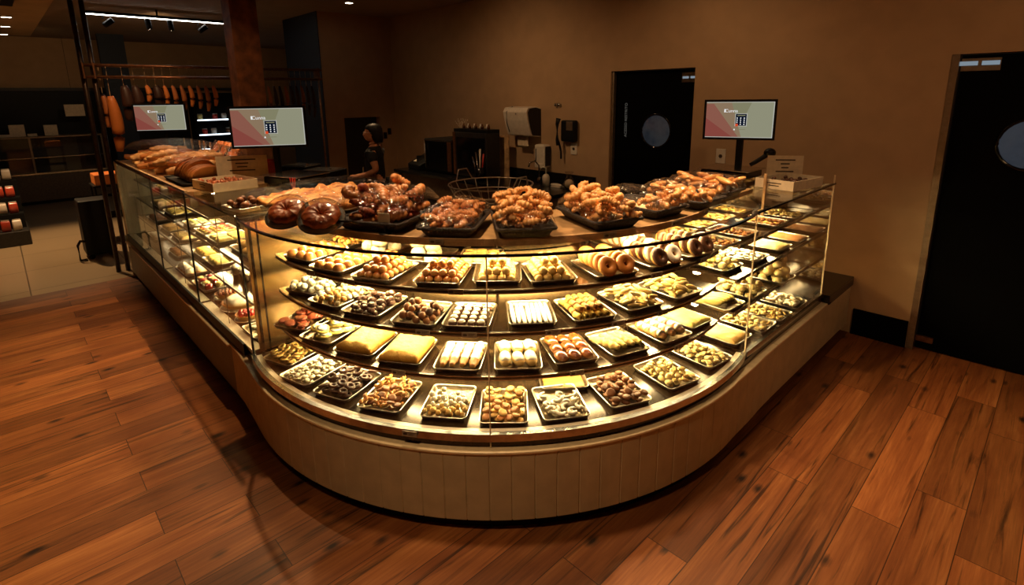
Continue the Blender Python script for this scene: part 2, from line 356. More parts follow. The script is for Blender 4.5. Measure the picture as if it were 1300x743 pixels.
# plan of the base front: straight, a slight swell, the round corner, straight again
def base_plan(off=0., fine=False):
    k = 56 if fine else 40
    c = arc(1.70 + off, -96, 4, k)
    l = [(-3.45, .85 - off), (-3.30, .846 - off), (-3.12, .830 - off)]
    r = [(-1.048 + off, 2.84), (-1.056 + off, 3.02), (-1.058 + off, 3.2)]
    return l + c + r
def inset(poly, d):           # move an open plan line towards the staff side
    out = []
    for i, p in enumerate(poly):
        a = poly[max(0, i - 1)]; b = poly[min(len(poly) - 1, i + 1)]
        tx, ty = b[0] - a[0], b[1] - a[1]; l = math.hypot(tx, ty); out.append((p[0] - ty / l * d, p[1] + tx / l * d))
    return out
ZL, ZD, ZT = .40, .48, 1.28
SH = (.68, .88, 1.08)
def lip(poly, a, b, z0, z1):
    return MB().prism(inset(poly, a) + inset(poly, b)[::-1], z0, z1)

# ---- corner case
cc = thing('corner_display_case', 'curved glass pastry case at the rounded corner of the counter', 'display case', (CX, CY, 0))
cc.location = (0, 0, 0)
plan = base_plan(0, True)
g = MB()                      # panel with V grooves
pts = []; acc = 0.
dense = []
for i in range(len(plan) - 1):
    a, b = plan[i], plan[i + 1]; l = math.hypot(b[0] - a[0], b[1] - a[1]); n = max(1, int(l / .004))
    for k in range(n): dense.append((a[0] + (b[0] - a[0]) * k / n, a[1] + (b[1] - a[1]) * k / n))
dense.append(plan[-1])
line = [dense[0]]; s_ = 0.; nxt = .05
nrm = inset(dense, .004)
for i in range(1, len(dense)):
    s_ += math.hypot(dense[i][0] - dense[i - 1][0], dense[i][1] - dense[i - 1][1])
    if s_ >= nxt: line.append(nrm[i]); nxt += .1
    else: line.append(dense[i])
g.prism(line + inset(plan, .10)[::-1], .07, ZL)
part('base_panel', g, 'cream_panel', cc)
part('kick_board', lip(plan, .045, .10, 0, .07), 'black', cc)
part('ledge', lip(plan, -.006, .10, ZL, ZL + .014), 'cream_trim', cc, bev=.004)
part('riser', MB().prism(inset(plan, .035) + inset(plan, .10)[::-1], ZL + .014, ZD - .031), 'shelf_bronze', cc)
deckp = arc(RG + .004, A0, A1, 40)
backp = arc(.92, A1, A0, 30)
part('deck', MB().prism(deckp + backp, ZD - .012, ZD), 'deck_steel', cc)
part('deck_apron', MB().prism(ring_poly(1.662, 1.632, A0 + .5, A1 - .5), ZD + .0002, ZD + .0008), 'apron_steel', cc)
part('deck_edge', MB().prism(arc(RG + .012, A0, A1, 40) + arc(RG - .012, A1, A0, 40), ZD - .03, ZD + .006), 'steel', cc)
for z, ro in zip(SH, (1.532, 1.51, 1.51)):
    sh = part('shelf', MB().prism(ring_poly(ro, .94, -96.5, 7.8), z - .012, z), 'shelf_bronze', cc)
    part('shelf_rail', MB().prism(ring_poly(ro + .008, ro, -96.5, 7.8), z - .022, z - .0005), 'rail', sh)
    part('rail_trim', MB().prism(ring_poly(ro + .0105, ro + .008, -96.5, 7.8), z - .006, z - .001), 'steel', sh)
    part('rail_trim', MB().prism(ring_poly(ro + .0105, ro + .008, -96.5, 7.8), z - .022, z - .016), 'steel', sh)
    part('light_strip', MB().prism(ring_poly(1.30, 1.27, -94, 6), z - .024, z - .0125), 'light_strip', sh)
    part('front_light_strip', MB().prism(ring_poly(ro - .045, ro - .053, -94, 6), z - .020, z - .0125), 'light_strip_dim', sh)
tb = part('top_board', MB().prism(ring_poly(1.42, .86, -99, 10.5), ZT - .03, ZT - .002), 'board', cc)
part('board_edge', MB().prism(ring_poly(1.428, 1.42, -99, 10.5), ZT - .03, ZT + .004), 'wood_light', tb)
part('light_strip', MB().prism(ring_poly(1.36, 1.32, -97, 8.5), ZT - .044, ZT - .0305), 'light_strip', tb)
mid = -44.5
for a, b in ((A0, mid), (mid, A1)):
    part('glass_pane', MB().strip(arc(RG, a, b, 30), ZD - .01, ZT), 'glass', cc, True)
part('glass_top_pane', MB().prism(arc(RG, A0, A1, 40) + arc(1.43, A1, A0, 40), ZT - .003, ZT + .003), 'glass_top', cc)
part('top_edge', MB().prism(arc(RG + .006, A0, A1, 40) + arc(RG - .006, A1, A0, 40), ZT - .006, ZT + .005), 'black_gloss', cc)
def post(x, y, z0, z1, w_, parent, mat='black_gloss', name='corner_post'):
    return part(name, MB().box(x - w_, y - w_, z0, x + w_, y + w_, z1), mat, parent)
xm, ym = arc(RG + .002, mid, mid, 1)[0]
post(xm, ym, ZD - .06, ZT, .0022, cc, 'cream_trim', 'pane_joint')
post(-3.04, .858, ZD, ZT, .0055, cc)
post(-1.10, 2.83, ZD - .02, ZT, .0035, cc, 'cream_trim', 'pane_joint')
part('back_panel', MB().strip(arc(.925, A0, A1, 30), ZD, ZT - .03), 'mirror_back', cc, True)
part('case_rear', MB().prism(ring_poly(.92, .86, A0, A1), .0, ZT - .032), 'dark_cabinet', cc)
dv = part('divider_panel', MB().box(-3.075, .90, ZD, -3.06, 1.62, ZT - .04), 'divider', cc)
part('divider_post', MB().box(-3.06, .915, ZD, -3.05, .925, ZT - .03), 'black_gloss', dv)
part('divider_post', MB().box(-3.062, .955, ZD, -3.056, .963, ZT - .03), 'black_gloss', dv)
for a in (-78, -44, -12):     # shelf brackets
    x, y = arc(.952, a, a, 1)[0]
    for z in SH: part('shelf_bracket', MB().box(x - .012, y - .012, z - .05, x + .012, y + .012, z - .012), 'rail', cc)
    post(x, y, ZD, ZT - .03, .006, cc, 'rail', 'upright')

lm = part('added_case_lamp', MB().lathe([(.018, 0), (.024, .02)], 14, (-2.93, 1.20, ZT - .052)), 'light_strip', cc)  # added lamp, put in to make the hot spot on the divider
# ---- right case
rc = thing('straight_display_case', 'straight glass pastry case running to the wall beside the black door', 'display case')
part('base_panel', MB().box(-1.85, 3.203, .07, -1.058, YW - .002, ZL), 'cream_panel', rc)
part('kick_board', MB().box(-1.85, 3.203, 0, -1.10, YW - .02, .07), 'black', rc)
part('ledge', MB().box(-1.16, 3.203, ZL, -1.052, 4.12, ZL + .014), 'cream_trim', rc, bev=.004)
part('riser', MB().box(-1.85, 3.203, ZL + .014, -1.093, 4.10, ZD - .02), 'shelf_bronze', rc)
part('plinth_slab', MB().box(-1.85, 4.125, ZL, -1.045, YW - .002, .47), 'granite_black', rc, bev=.004)
part('deck', MB().box(-1.85, 2.835, ZD - .012, -1.096, 4.10, ZD), 'deck_steel', rc)
dk = part('deck_edge', MB().box(-1.112, 2.835, ZD - .03, -1.088, 4.11, ZD + .006), 'steel', rc)
g = MB().box(-1.165, 2.94, ZD, -1.12, 4.05, ZD + .0008)
for i in range(26): g.box(-1.16, 2.95 + i * .042, ZD, -1.125, 2.972 + i * .042, ZD + .002)
part('air_vent_slots', g, 'steel', rc)
for z in SH:
    sh = part('shelf', MB().box(-1.84, 2.86, z - .012, -1.20, 4.085, z), 'shelf_bronze', rc)
    part('shelf_rail', MB().box(-1.20, 2.86, z - .022, -1.19, 4.085, z - .0005), 'rail', sh)
    part('rail_trim', MB().box(-1.19, 2.86, z - .004, -1.187, 4.085, z + .003), 'steel', sh)
    part('light_strip', MB().box(-1.45, 2.86, z - .024, -1.42, 4.06, z - .0125), 'light_strip', sh)
tb = part('top_board', MB().box(-1.85, 2.835, ZT - .03, -1.42, 3.55, ZT - .002), 'board', rc)
part('light_strip', MB().box(-1.56, 2.86, ZT - .044, -1.53, 3.5, ZT - .0305), 'light_strip', rc)
part('top_rail', MB().box(-1.86, 3.55, ZT - .03, -1.70, 4.10, ZT - .004), 'rail', rc)
part('light_strip', MB().box(-1.775, 3.55, ZT - .044, -1.76, 4.05, ZT - .0305), 'light_strip_dim', rc)
part('glass_pane', MB().box(-1.1015, 2.835, ZD - .01, -1.0985, 4.10, ZT), 'glass', rc)
part('glass_top_pane', MB().box(-1.78, 3.55, ZT - .003, -1.10, 4.10, ZT + .003), 'glass_top', rc)
part('glass_top_pane', MB().box(-1.42, 2.835, ZT - .003, -1.10, 3.55, ZT + .003), 'glass_top', rc)
part('top_edge', MB().box(-1.106, 2.835, ZT - .006, -1.094, 4.13, ZT + .005), 'black_gloss', rc)
part('glass_end_pane', MB().box(-1.84, 4.10, ZD, -1.10, 4.104, ZT), 'glass_end', rc)
part('end_glass_edge', MB().box(-1.104, 4.098, ZD - .02, -1.096, 4.106, ZT + .06), 'cream_trim', rc)
part('back_panel', MB().box(-1.862, 2.835, ZD, -1.85, 4.10, ZT - .03), 'mirror_back', rc)
part('case_rear', MB().box(-1.90, 2.835, 0, -1.863, 4.12, ZT - .032), 'dark_cabinet', rc)
post(-1.36, 3.583, SH[2], ZT + .10, .008, rc, 'wood_light', 'inner_post')

# ---- left cases: three glazed bays
bays = [(-4.15, -3.08, 'nearest the rounded corner'), (-5.25, -4.15, 'in the middle of the straight run'), (-6.95, -5.25, 'at the far end by the sausage rack')]
for i, (x0, x1, where) in enumerate(bays):
    lc = thing('straight_display_case', 'straight glazed cake case bay ' + where, 'display case')
    e = .001
    part('base_panel', MB().box(x0 + e, .85, .07, min(x1, -3.08) - e if i else -3.452, 1.62, ZL), 'leg_panel', lc)
    part('kick_board', MB().box(x0 + e, .875, 0, (x1 if i else -3.452) - e, 1.62, .07), 'black', lc)
    part('ledge', MB().box(x0 + e, .828, ZL, (x1 if i else -3.452) - e, .93, ZL + .012), 'cream_trim', lc, bev=.003)
    part('glass_base_frame', MB().box(x0 + e, .853, ZL + .02, (x1 if i else -3.20) - e, .8655, ZD + .012), 'black', lc)
    part('riser', MB().box(x0 + e, .872, ZL + .012, x1 - e if i else -3.455, 1.62, ZD - .012), 'black', lc)
    if i == 0: part('riser_end', MB().box(-3.454, .965, ZL + .012, -3.09, 1.62, ZD - .0125), 'black', lc)
    part('deck', MB().box(x0 + e, .866, ZD - .012, x1 - e, 1.62, ZD), 'deck_steel', lc)
    part('deck_apron', MB().box(x0 + .02, .872, ZD + .0002, x1 - .02, .93, ZD + .002), 'apron_steel', lc)
    for z in SH[:2] if i == 0 else SH:
        yf = 1.0 if z > .7 else .98
        sh = part('shelf', MB().box(x0 + .02, yf, z - .012, x1 - .02, 1.60, z), 'shelf_bronze', lc)
        part('shelf_rail', MB().box(x0 + .02, yf - .008, z - .018, x1 - .02, yf, z - .0005), 'rail', sh)
        part('light_strip', MB().box(x0 + .05, 1.16, z - .024, x1 - .05, 1.18, z - .0125), 'light_strip' if i < 2 else 'light_strip_dim', sh)
    if i == 0:
        part('glass_top_pane', MB().box(x0 + .002, .866, ZT - .003, x1, 1.62, ZT + .003), 'glass_top', lc)
        part('top_rail', MB().box(x0 + .002, 1.43, ZT - .03, x1, 1.62, ZT - .004), 'rail', lc)
        part('light_strip', MB().box(x0 + .05, 1.50, ZT - .044, x1 - .05, 1.53, ZT - .0305), 'light_strip', lc)
    else:
        tb = part('top_board', MB().box(x0 + e, .885, ZT - .025, x1 - e, 1.62, ZT - .001), 'board', lc)
        part('board_edge', MB().box(x0 + e, .868, ZT - .028, x1 - e, .885, ZT + .012), 'wood_light', tb)
        part('light_strip', MB().box(x0 + .05, 1.05, ZT - .038, x1 - .05, 1.065, ZT - .026), 'light_strip' if i < 2 else 'light_strip_dim', tb)
    part('glass_pane', MB().box(x0 + .004, .8585, ZD + .0125, x1 - .004, .8615, ZT), 'glass', lc)
    part('top_edge', MB().box(x0 + e, .854, ZT - .004, x1 - e, .864, ZT + .005), 'black_gloss', lc)
    post(x0 + .006, .858, ZD, ZT, .0055, lc, 'black_gloss' if i < 2 else 'wood_light')
    post((x0 + x1) / 2, .90, ZD, ZT, .002, lc, 'rail', 'door_seam')
    part('back_panel', MB().box(x0 + e, 1.601, ZD, x1 - e, 1.61, ZT - .03), 'mirror_back', lc)
    part('case_rear', MB().box(x0 + e, 1.62, 0, x1 - e, 1.66, ZT - .032), 'dark_cabinet', lc)
    if i == 2: part('end_panel', MB().box(x0 - .02, .85, 0, x0, 1.66, ZT), 'cream_panel', lc)

# ------------------------------------------------------------------ pastry shapes
def m_ball(r, fl=.9): return MB().ball((0, 0, r * fl), r, r, r * fl, 10, 6)
def m_dome(r, h, seg=14):
    return MB().lathe([(r * .80, 0), (r * .97, h * .16), (r, h * .36), (r * .86, h * .70), (r * .55, h * .93), (r * .2, h)], seg)
def m_disc(r, h, seg=12): return MB().lathe([(r * .86, 0), (r, h * .3), (r * .97, h * .7), (r * .72, h), (r * .3, h * .94)], seg)
def m_oval(a, b, h): return MB().lathe([(.8, 0), (1, h * .35), (.9, h * .75), (.5, h), (.15, h * 1.02)], 12, sx=a, sy=b)
def m_ring(Rm, r, fl=.8): return MB().torus(Rm, r, 18, 8, (0, 0, r * fl), fl)
def m_crescent(Rm, r, span=200, n=11):
    P = []; rr = []
    for i in range(n):
        t = i / (n - 1); a = rad(-span / 2 + span * t); P.append((Rm * math.cos(a) - Rm * .4, Rm * math.sin(a), r)); rr.append(r * (.35 + .65 * math.sin(PI * (.08 + .84 * t))))
    return MB().tube(P, rr, 8)
def m_twig(l, r):
    P = [(l * (t - .5), math.sin(t * 9) * r * .8, r + math.cos(t * 9) * r * .3) for t in [i / 8 for i in range(9)]]
    return MB().tube(P, [r * (.55 + .45 * abs(math.sin(i * 1.4))) for i in range(9)], 6)
def m_croissant(s=1.):
    P = []; rr = []; n = 27
    for i in range(n):
        t = i / (n - 1); a = rad(-95 + 190 * t)
        P.append((.042 * s * math.cos(a) - .02 * s, .052 * s * math.sin(a), .024 * s)); rr.append(s * .027 * (.28 + .72 * math.sin(PI * (.07 + .86 * t))) * (1 + .16 * math.cos(t * 2 * PI * 6.5)))
    return MB().tube(P, rr, 9)
def m_loaf(l, r, waves=0, fl=.8):
    P = []; rr = []; n = 13 if not waves else 4 * waves + 1
    for i in range(n):
        t = i / (n - 1); P.append((l * (t - .5), 0, r * fl)); rr.append(r * max(.25, math.sin(PI * (.06 + .88 * t)) ** .45) * (1 + (.13 * math.cos(t * 2 * PI * waves) if waves else 0)))
    return MB().tube(P, rr, 10, flat=fl)
def m_tubeopen(l, ro, ri):
    n = 12; f = lambda r, x: [(x, r * math.cos(2 * PI * j / n), ro + r * math.sin(2 * PI * j / n)) for j in range(n)]
    return MB().rings([f(ri, -l / 2), f(ro, -l / 2), f(ro * 1.03, 0), f(ro, l / 2), f(ri, l / 2), f(ri, -l / 2)], False, False)
def rrect(w_, d_, r, n=4):
    P = []
    for cx, cy, a in ((w_ / 2 - r, d_ / 2 - r, 0), (-w_ / 2 + r, d_ / 2 - r, 90), (-w_ / 2 + r, -d_ / 2 + r, 180), (w_ / 2 - r, -d_ / 2 + r, 270)):
        for k in range(n + 1):
            t = rad(a + 90 * k / n); P.append((cx + r * math.cos(t), cy + r * math.sin(t)))
    return P
def m_tray(w_, d_, h=.022):
    ro = lambda o, z: [(x, y, z) for x, y in rrect(w_ - o, d_ - o, max(.006, .025 - o / 2))]
    mb = MB().rings([ro(.030, .0), ro(.004, h - .002), ro(0, h), ro(.002, h + .003), ro(.010, h + .001), ro(.014, h - .003), ro(.034, .003)], True, True)
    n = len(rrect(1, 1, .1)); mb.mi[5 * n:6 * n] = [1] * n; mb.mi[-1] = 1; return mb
def m_slab(w_, d_, h, bumps=.003, seed=1, nx=14, ny=16):
    rr_ = random.Random(seed); mb = MB(); vs = []
    for j in range(ny + 1):
        for i in range(nx + 1):
            u, v = i / nx, j / ny; e = min(u, 1 - u, v, 1 - v)
            z = h * (1 - max(0, .12 - e) * 3.2) + bumps * mnoise.noise(Vector((u * 7 + seed, v * 7, seed * 3.1))) * 2 + bumps * rr_.uniform(-.5, .5)
            vs.append((w_ * (u - .5), d_ * (v - .5), z))
    k = len(vs); W = nx + 1
    fs = [(j * W + i, j * W + i + 1, (j + 1) * W + i + 1, (j + 1) * W + i) for j in range(ny) for i in range(nx)]
    bd = [i for i in range(nx + 1)] + [j * W + nx for j in range(1, ny + 1)] + [ny * W + i for i in range(nx - 1, -1, -1)] + [j * W for j in range(ny - 1, 0, -1)]
    vs += [(vs[i][0] * .98, vs[i][1] * .98, 0) for i in bd]; n = len(bd)
    fs += [(bd[i], k + i, k + (i + 1) % n, bd[(i + 1) % n]) for i in range(n)] + [tuple(range(k + n - 1, k - 1, -1))]
    return mb.add(vs, fs)

# ------------------------------------------------------------------ trays and what lies on them
TRAY_MESH = {}
def tray(label, x, y, z, deg, w_=.22, d_=.28, mat='tray_metal', group='silver trays of pastry in the glass cases'):
    """deg: direction the tray's long side points to, away from the customer"""
    k = (round(w_, 3), round(d_, 3), mat)
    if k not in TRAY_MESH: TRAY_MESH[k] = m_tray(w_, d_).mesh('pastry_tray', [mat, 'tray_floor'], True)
    o = link('pastry_tray', TRAY_MESH[k], None, (x, y, z + .001), rad(deg - 90)); tag(o, label, 'tray', group)
    return Matrix.Translation((x, y, z + .005)) @ Matrix.Rotation(rad(deg - 90), 4, 'Z'), w_, d_
def place(name, meshes, M, loc, rz, label, cat, group, tilt=(0, 0), sc=1., kids=()):
    o = bpy.data.objects.new(name, meshes[R.randrange(len(meshes))]); COL.objects.link(o)
    o.matrix_world = M @ Matrix.Translation(loc) @ Matrix.Rotation(rz, 4, 'Z') @ Matrix.Rotation(tilt[0], 4, 'X') @ Matrix.Rotation(tilt[1], 4, 'Y') @ Matrix.Scale(sc, 4)
    tag(o, label, cat, group)
    for kn, km in kids:
        c = bpy.data.objects.new(kn, km); COL.objects.link(c); c.parent = o
    return o
PTS = {}
def samples(m_):
    """surface points of a pastry mesh, for resting one on another"""
    if m_.name not in PTS: PTS[m_.name] = [v.co.copy() for v in m_.vertices] + [p.center.copy() for p in m_.polygons]
    return PTS[m_.name]
CELL = .006
def pile(T, name, meshes, n, r, h, label, cat, group, area=(-.5, .5, -.5, .5), tilt=.35, stack=.72, kids=(), sc=.1, gs=.98, rim=.021, tries=10, rzr=None, frac=.74):
    """drop the pieces one by one, each onto the lowest spot it finds"""
    M, w_, d_ = T; n = int(n * frac); gs *= 1.2; r *= 1.2
    iw, idp = w_ - .034 - 1.6 * r, d_ - .034 - 1.6 * r; fx, fy = w_ / 2 - .017, d_ / 2 - .017; H = {}
    x0, x1, y0, y1 = (round(v / CELL) for v in (area[0] * iw, area[1] * iw, area[2] * idp, area[3] * idp))
    for _ in range(n):
        m_ = meshes[R.randrange(len(meshes))]; t = R.uniform(-tilt, tilt), R.uniform(-tilt, tilt); rz = R.uniform(0, 2 * PI) if rzr is None else rzr[0] + R.uniform(-rzr[1], rzr[1]); k = R.uniform(1 - sc, 1 + sc) * gs
        if _ < 6: t = (t[0] * .3, t[1] * .3)
        Q = (Matrix.Rotation(rz, 3, 'Z') @ Matrix.Rotation(t[0], 3, 'X') @ Matrix.Rotation(t[1], 3, 'Y')) * k
        lo, hi = {}, {}
        for p in samples(m_) + [q for _n, km in kids for q in samples(km)]:
            q = Q @ p; c = (round(q.x / CELL), round(q.y / CELL))
            if q.z < lo.get(c, 9): lo[c] = q.z
            if q.z > hi.get(c, -9): hi[c] = q.z
        best = None
        for _t in range(tries):
            ci, cj = R.randint(x0, x1), R.randint(y0, y1); z = -9
            for (a, b), l in lo.items():
                c = (ci + a, cj + b); g = H.get(c)
                if g is None: g = rim if abs(c[0] * CELL) > fx or abs(c[1] * CELL) > fy else 0.
                if g - l > z: z = g - l
                if best and z > best[0]: break
            if best is None or z < best[0]: best = (z, ci, cj)
        z, ci, cj = best; z = max(.0006, z - .0016)
        o = bpy.data.objects.new(name, m_); COL.objects.link(o)
        o.matrix_world = M @ Matrix.Translation((ci * CELL, cj * CELL, z)) @ Q.to_4x4()
        tag(o, label, cat, group)
        for kn, km in kids: c_ = bpy.data.objects.new(kn, km); COL.objects.link(c_); c_.parent = o
        for (a, b), v in hi.items():
            c = (ci + a, cj + b); H[c] = max(H.get(c, 0.), z + v)
def rows(T, name, meshes, nx, ny, label, cat, group, px, py, rz=0., z=.002, jit=.002, kids=(), off=(0, 0), rzj=.08, tilt=(0, 0), skip=()):
    M = T[0]
    for j in range(ny):
        for i in range(nx):
            if (i, j) in skip: continue
            place(name, meshes, M, (off[0] + (i - (nx - 1) / 2) * px + R.uniform(-jit, jit), off[1] + (j - (ny - 1) / 2) * py + R.uniform(-jit, jit), z), rz + R.uniform(-rzj, rzj), label, cat, group, tilt, R.uniform(.95, 1.05), kids)
def me(mb, mat, name='pastry', smooth=True): return mb.mesh(name, mat, smooth)

DK = 'on the case floor'; LV = {'D': (ZD, 'on the case floor'), 'C': (SH[0], 'on the lowest shelf'), 'B': (SH[1], 'on the middle shelf'), 'A': (SH[2], 'on the top shelf')}
def T(lv, x, y, deg, what, w_=.22, d_=.28, mat='tray_metal', extra=''):
    z, where = LV[lv]
    return tray(f'silver tray of {what} {where}{extra}', x, y, z, deg, w_, d_, mat)
def lab(desc, lv, extra=''): return f'{desc} {LV[lv][1]}{extra}'
CR = ', corner case'; RT = ', case by the wall'
def P(lv, x, y, deg, what, name, meshes, n, r, h, cat, desc, ex=CR, w_=.22, d_=.28, **k):
    t = T(lv, x, y, deg, what, w_, d_, extra=ex)
    pile(t, name, meshes, n, r, h, lab(desc, lv, ex), cat, f'{what} {LV[lv][1]}{ex}', **k); return t
def G(lv, x, y, deg, what, name, meshes, nx, ny, px, py, cat, desc, ex=CR, w_=.22, d_=.28, **k):
    t = T(lv, x, y, deg, what, w_, d_, extra=ex)
    rows(t, name, meshes, nx, ny, lab(desc, lv, ex), cat, f'{what} {LV[lv][1]}{ex}', px, py, **k); return t

ringc = [me(m_ring(.013, .0062), 'golden_pale')]; ringk = [me(m_ring(.0145, .007), 'choco')]
disc_w = [me(m_oval(.014, .011, .010), 'white_dust'), me(m_crescent(.012, .006, 170), 'white_dust')]
disc_y = [me(m_disc(.0165, .011), 'golden_pale'), me(m_disc(.0155, .010), 'golden')]
disc_b = [me(m_disc(.0175, .011), 'walnut'), me(m_oval(.019, .014, .012), 'walnut')]
twig = [me(m_twig(.055, .0075), 'golden'), me(m_twig(.046, .0085), 'golden'), me(m_disc(.016, .008), 'brown')]
sball = [me(m_ball(.0115), 'sugar')]; gball = [me(m_ball(.0115), 'golden_pale')]
cres = [me(m_crescent(.0155, .0075, 210), 'sugar')]
oval_p = [me(m_oval(.016, .012, .011), 'pale'), me(m_disc(.014, .010), 'pale'), me(m_crescent(.012, .007, 150), 'golden_pale')]
# --- case floor
P('D', -2.868, 1.028, 108, 'ring cookies', 'ring_cookie', ringc, 58, .016, .012, 'cookie', 'golden ring cookie heaped in the leftmost tray')
P('D', -2.603, 1.016, 106, 'white iced cookies', 'iced_cookie', disc_w, 80, .012, .010, 'cookie', 'pale iced cookie heaped in a tray')
P('D', -2.346, 1.079, 112, 'chocolate rings', 'chocolate_ring', ringk, 58, .017, .013, 'cookie', 'dark chocolate ring cookie heaped in a tray')
P('D', -2.100, 1.176, 121, 'cheese twists', 'cheese_twist', twig, 62, .017, .013, 'cookie', 'brown twisted savoury stick heaped in a tray')
t = T('D', -1.854, 1.341, 129, 'sugared balls', extra=CR)
pile(t, 'sugared_ball', sball, 44, .0115, .021, lab('white sugared ball cookie heaped in a half empty tray', 'D', CR), 'cookie', 'white sugared balls', area=(-.5, .5, -.25, .28), tilt=1)
pile(t, 'golden_ball', gball, 26, .0115, .021, lab('golden ball cookie in front of the white sugared balls', 'D', CR), 'cookie', 'golden balls before the sugared balls', area=(-.5, .5, -.5, -.28), tilt=1)
P('D', -1.643, 1.498, 136, 'round sandwich biscuits', 'sandwich_biscuit', disc_y, 76, .0155, .011, 'biscuit', 'round golden biscuit heaped behind the glass joint')
P('D', -1.484, 1.705, 147, 'dipped crescents', 'crescent_cookie', cres, 32, .016, .014, 'cookie', 'white crescent cookie in the half empty dark tray', area=(-.45, .5, -.5, .25))
P('D', -1.355, 1.984, 156, 'brown biscuits', 'brown_biscuit', disc_b, 74, .017, .011, 'biscuit', 'round brown biscuit heaped in a tray')
P('D', -1.276, 2.294, 166, 'almond biscuits', 'almond_biscuit', oval_p, 80, .014, .011, 'biscuit', 'pale almond biscuit heaped in a tray')
P('D', -1.256, 2.611, 173, 'oval butter biscuits', 'butter_biscuit', oval_p[:2], 70, .014, .011, 'biscuit', 'pale oval butter biscuit heaped in a tray')
t = T('D', -1.268, 2.945, 178, 'flat crumble cake', .22, .24, extra=RT)
place('crumble_cake', [me(m_slab(.19, .21, .026, .004, 3), 'golden_pale')], t[0], (0, 0, .004), 0, 'flat pale crumble cake filling a tray beside the glass joint', 'cake', None)
P('D', -1.25, 3.22, 180, 'puffed white biscuits', 'puffed_biscuit', oval_p, 66, .014, .011, 'biscuit', 'puffed white biscuit heaped in the second tray', RT)
P('D', -1.24, 3.455, 180, 'white sweet biscuits', 'sweet_biscuit', oval_p[1:], 66, .014, .011, 'biscuit', 'white sweet biscuit heaped in the third tray', RT)
P('D', -1.24, 3.735, 180, 'dusted crescents', 'dusted_crescent', [me(m_crescent(.017, .009, 190), 'white_dust')], 44, .018, .016, 'cookie', 'white dusted crescent heaped in the last tray', RT)
t = T('D', -1.60, 1.86, 140, 'flat orange pastry', .24, .16, extra=' behind the dark crescents')
place('orange_pastry', [me(m_slab(.20, .12, .012, .003, 5), 'golden')], t[0], (0, 0, .004), 0, 'flat orange pastry strip on the case floor behind the front trays', 'pastry', None)
# --- lowest shelf
P('C', -2.822, 1.086, 116, 'reddish cookies', 'jam_cookie', [me(m_disc(.024, .012), 'reddish')], 26, .022, .012, 'cookie', 'reddish brown cookie overlapping in the leftmost tray')
lem = me(m_disc(.033, .012, 16), 'custard'); lemt = me(MB().lathe([(.022, .011), (.024, .0125), (.016, .017), (.004, .018)], 14), 'icing')
P('C', -2.566, 1.122, 110, 'lemon rounds', 'lemon_tartlet', [lem], 17, .030, .014, 'tartlet', 'yellow lemon round with white cream', kids=(('cream_topping', lemt),), tilt=.3)
for (x, y, dg, nm, wh, mt, tp, sd) in ((-2.314, 1.181, 118, 'yellow_cake', 'tall yellow cake slab', 'cake', 'custard', 11), (-2.087, 1.278, 124, 'custard_cake', 'sugared sponge cake slab', 'cake', 'custard', 12)):
    t = T('C', x, y, dg, wh, .225, .27, extra=CR)
    o = place(nm, [me(m_slab(.19, .235, .050, .004, sd), mt)], t[0], (0, 0, .004), 0, ('tall golden cake slab with crumbly top' if sd == 11 else 'golden sponge slab right of the other slab') + ' on the lowest shelf' + CR, 'cake', None)
roll = me(m_loaf(.225, .0245, 5), 'golden'); rice = me(MB().tube([(.02 + .165 * (i / 20 - .5), 0, .0255) for i in range(21)], [(.0165 if i in (0, 20) else .0215) * (1 + .13 * math.cos((i / 20 - .5) * .165 / .225 * 2 * PI * 5)) for i in range(21)], 10, flat=.72), 'icing')
G('C', -1.857, 1.428, 130, 'iced finger rolls', 'iced_roll', [roll], 4, 1, .047, .1, 'roll', 'long golden roll under thick white icing', rz=PI / 2, rzj=.02, kids=(('icing', rice),))
puff = me(m_loaf(.112, .0305), 'golden_pale'); pice = me(MB().tube([(.088 * (i / 8 - .5), 0, .033) for i in range(9)], [.016, .023, .0265, .028, .028, .028, .0265, .023, .016], 9, flat=.72), 'icing')
G('C', -1.674, 1.617, 138, 'cream puffs', 'cream_bun', [puff], 3, 2, .060, .112, 'bun', 'pale cream bun dusted with icing sugar', rz=PI / 2 + .1, kids=(('sugar_dusting', pice),))
G('C', -1.546, 1.835, 150, 'glossy brown buns', 'milk_bun', [me(m_loaf(.085, .030), 'bun_glossy')], 3, 3, .062, .080, 'bun', 'glossy dark brown milk bun', rz=PI / 2 + .2)
G('C', -1.428, 2.066, 161, 'braided loaves', 'braided_bun', [me(m_loaf(.16, .026, 5), 'custard'), me(m_loaf(.16, .026, 5), 'golden_pale')], 4, 1, .046, .1, 'bun', 'pale braided sweet bun lying diagonally', rz=PI / 2 + .35, jit=.003)
bri = me(m_loaf(.20, .030, 4), 'bun'); sug = me(MB().tube([(.15 * (i / 16 - .5), 0, .031) for i in range(17)], [.024 * (1 + .13 * math.cos(i / 16 * 2 * PI * 3)) for i in range(17)], 9, flat=.75), 'sugar')
G('C', -1.357, 2.335, 169, 'sugared brioches', 'sugared_brioche', [bri], 3, 1, .062, .1, 'bun', 'knobbly brown brioche loaf topped with white sugar', rz=PI / 2, kids=(('sugar_topping', sug),))
t = T('C', -1.345, 2.57, 174, 'flaky yellow pastry', .20, .26, extra=CR)
place('flaky_pastry', [me(m_slab(.17, .23, .030, .007, 21), 'custard')], t[0], (0, 0, .004), 0, 'rough flaky yellow pastry sheet at the right end of the lowest shelf', 'pastry', None)
G('C', -1.335, 2.925, 176, 'pale roll slices', 'roll_slice', [me(m_loaf(.14, .026), 'custard')], 5, 1, .036, .1, 'bun', 'pale yellow roll standing in a close row', RT, rz=PI / 2 + .5, tilt=(0, 0))
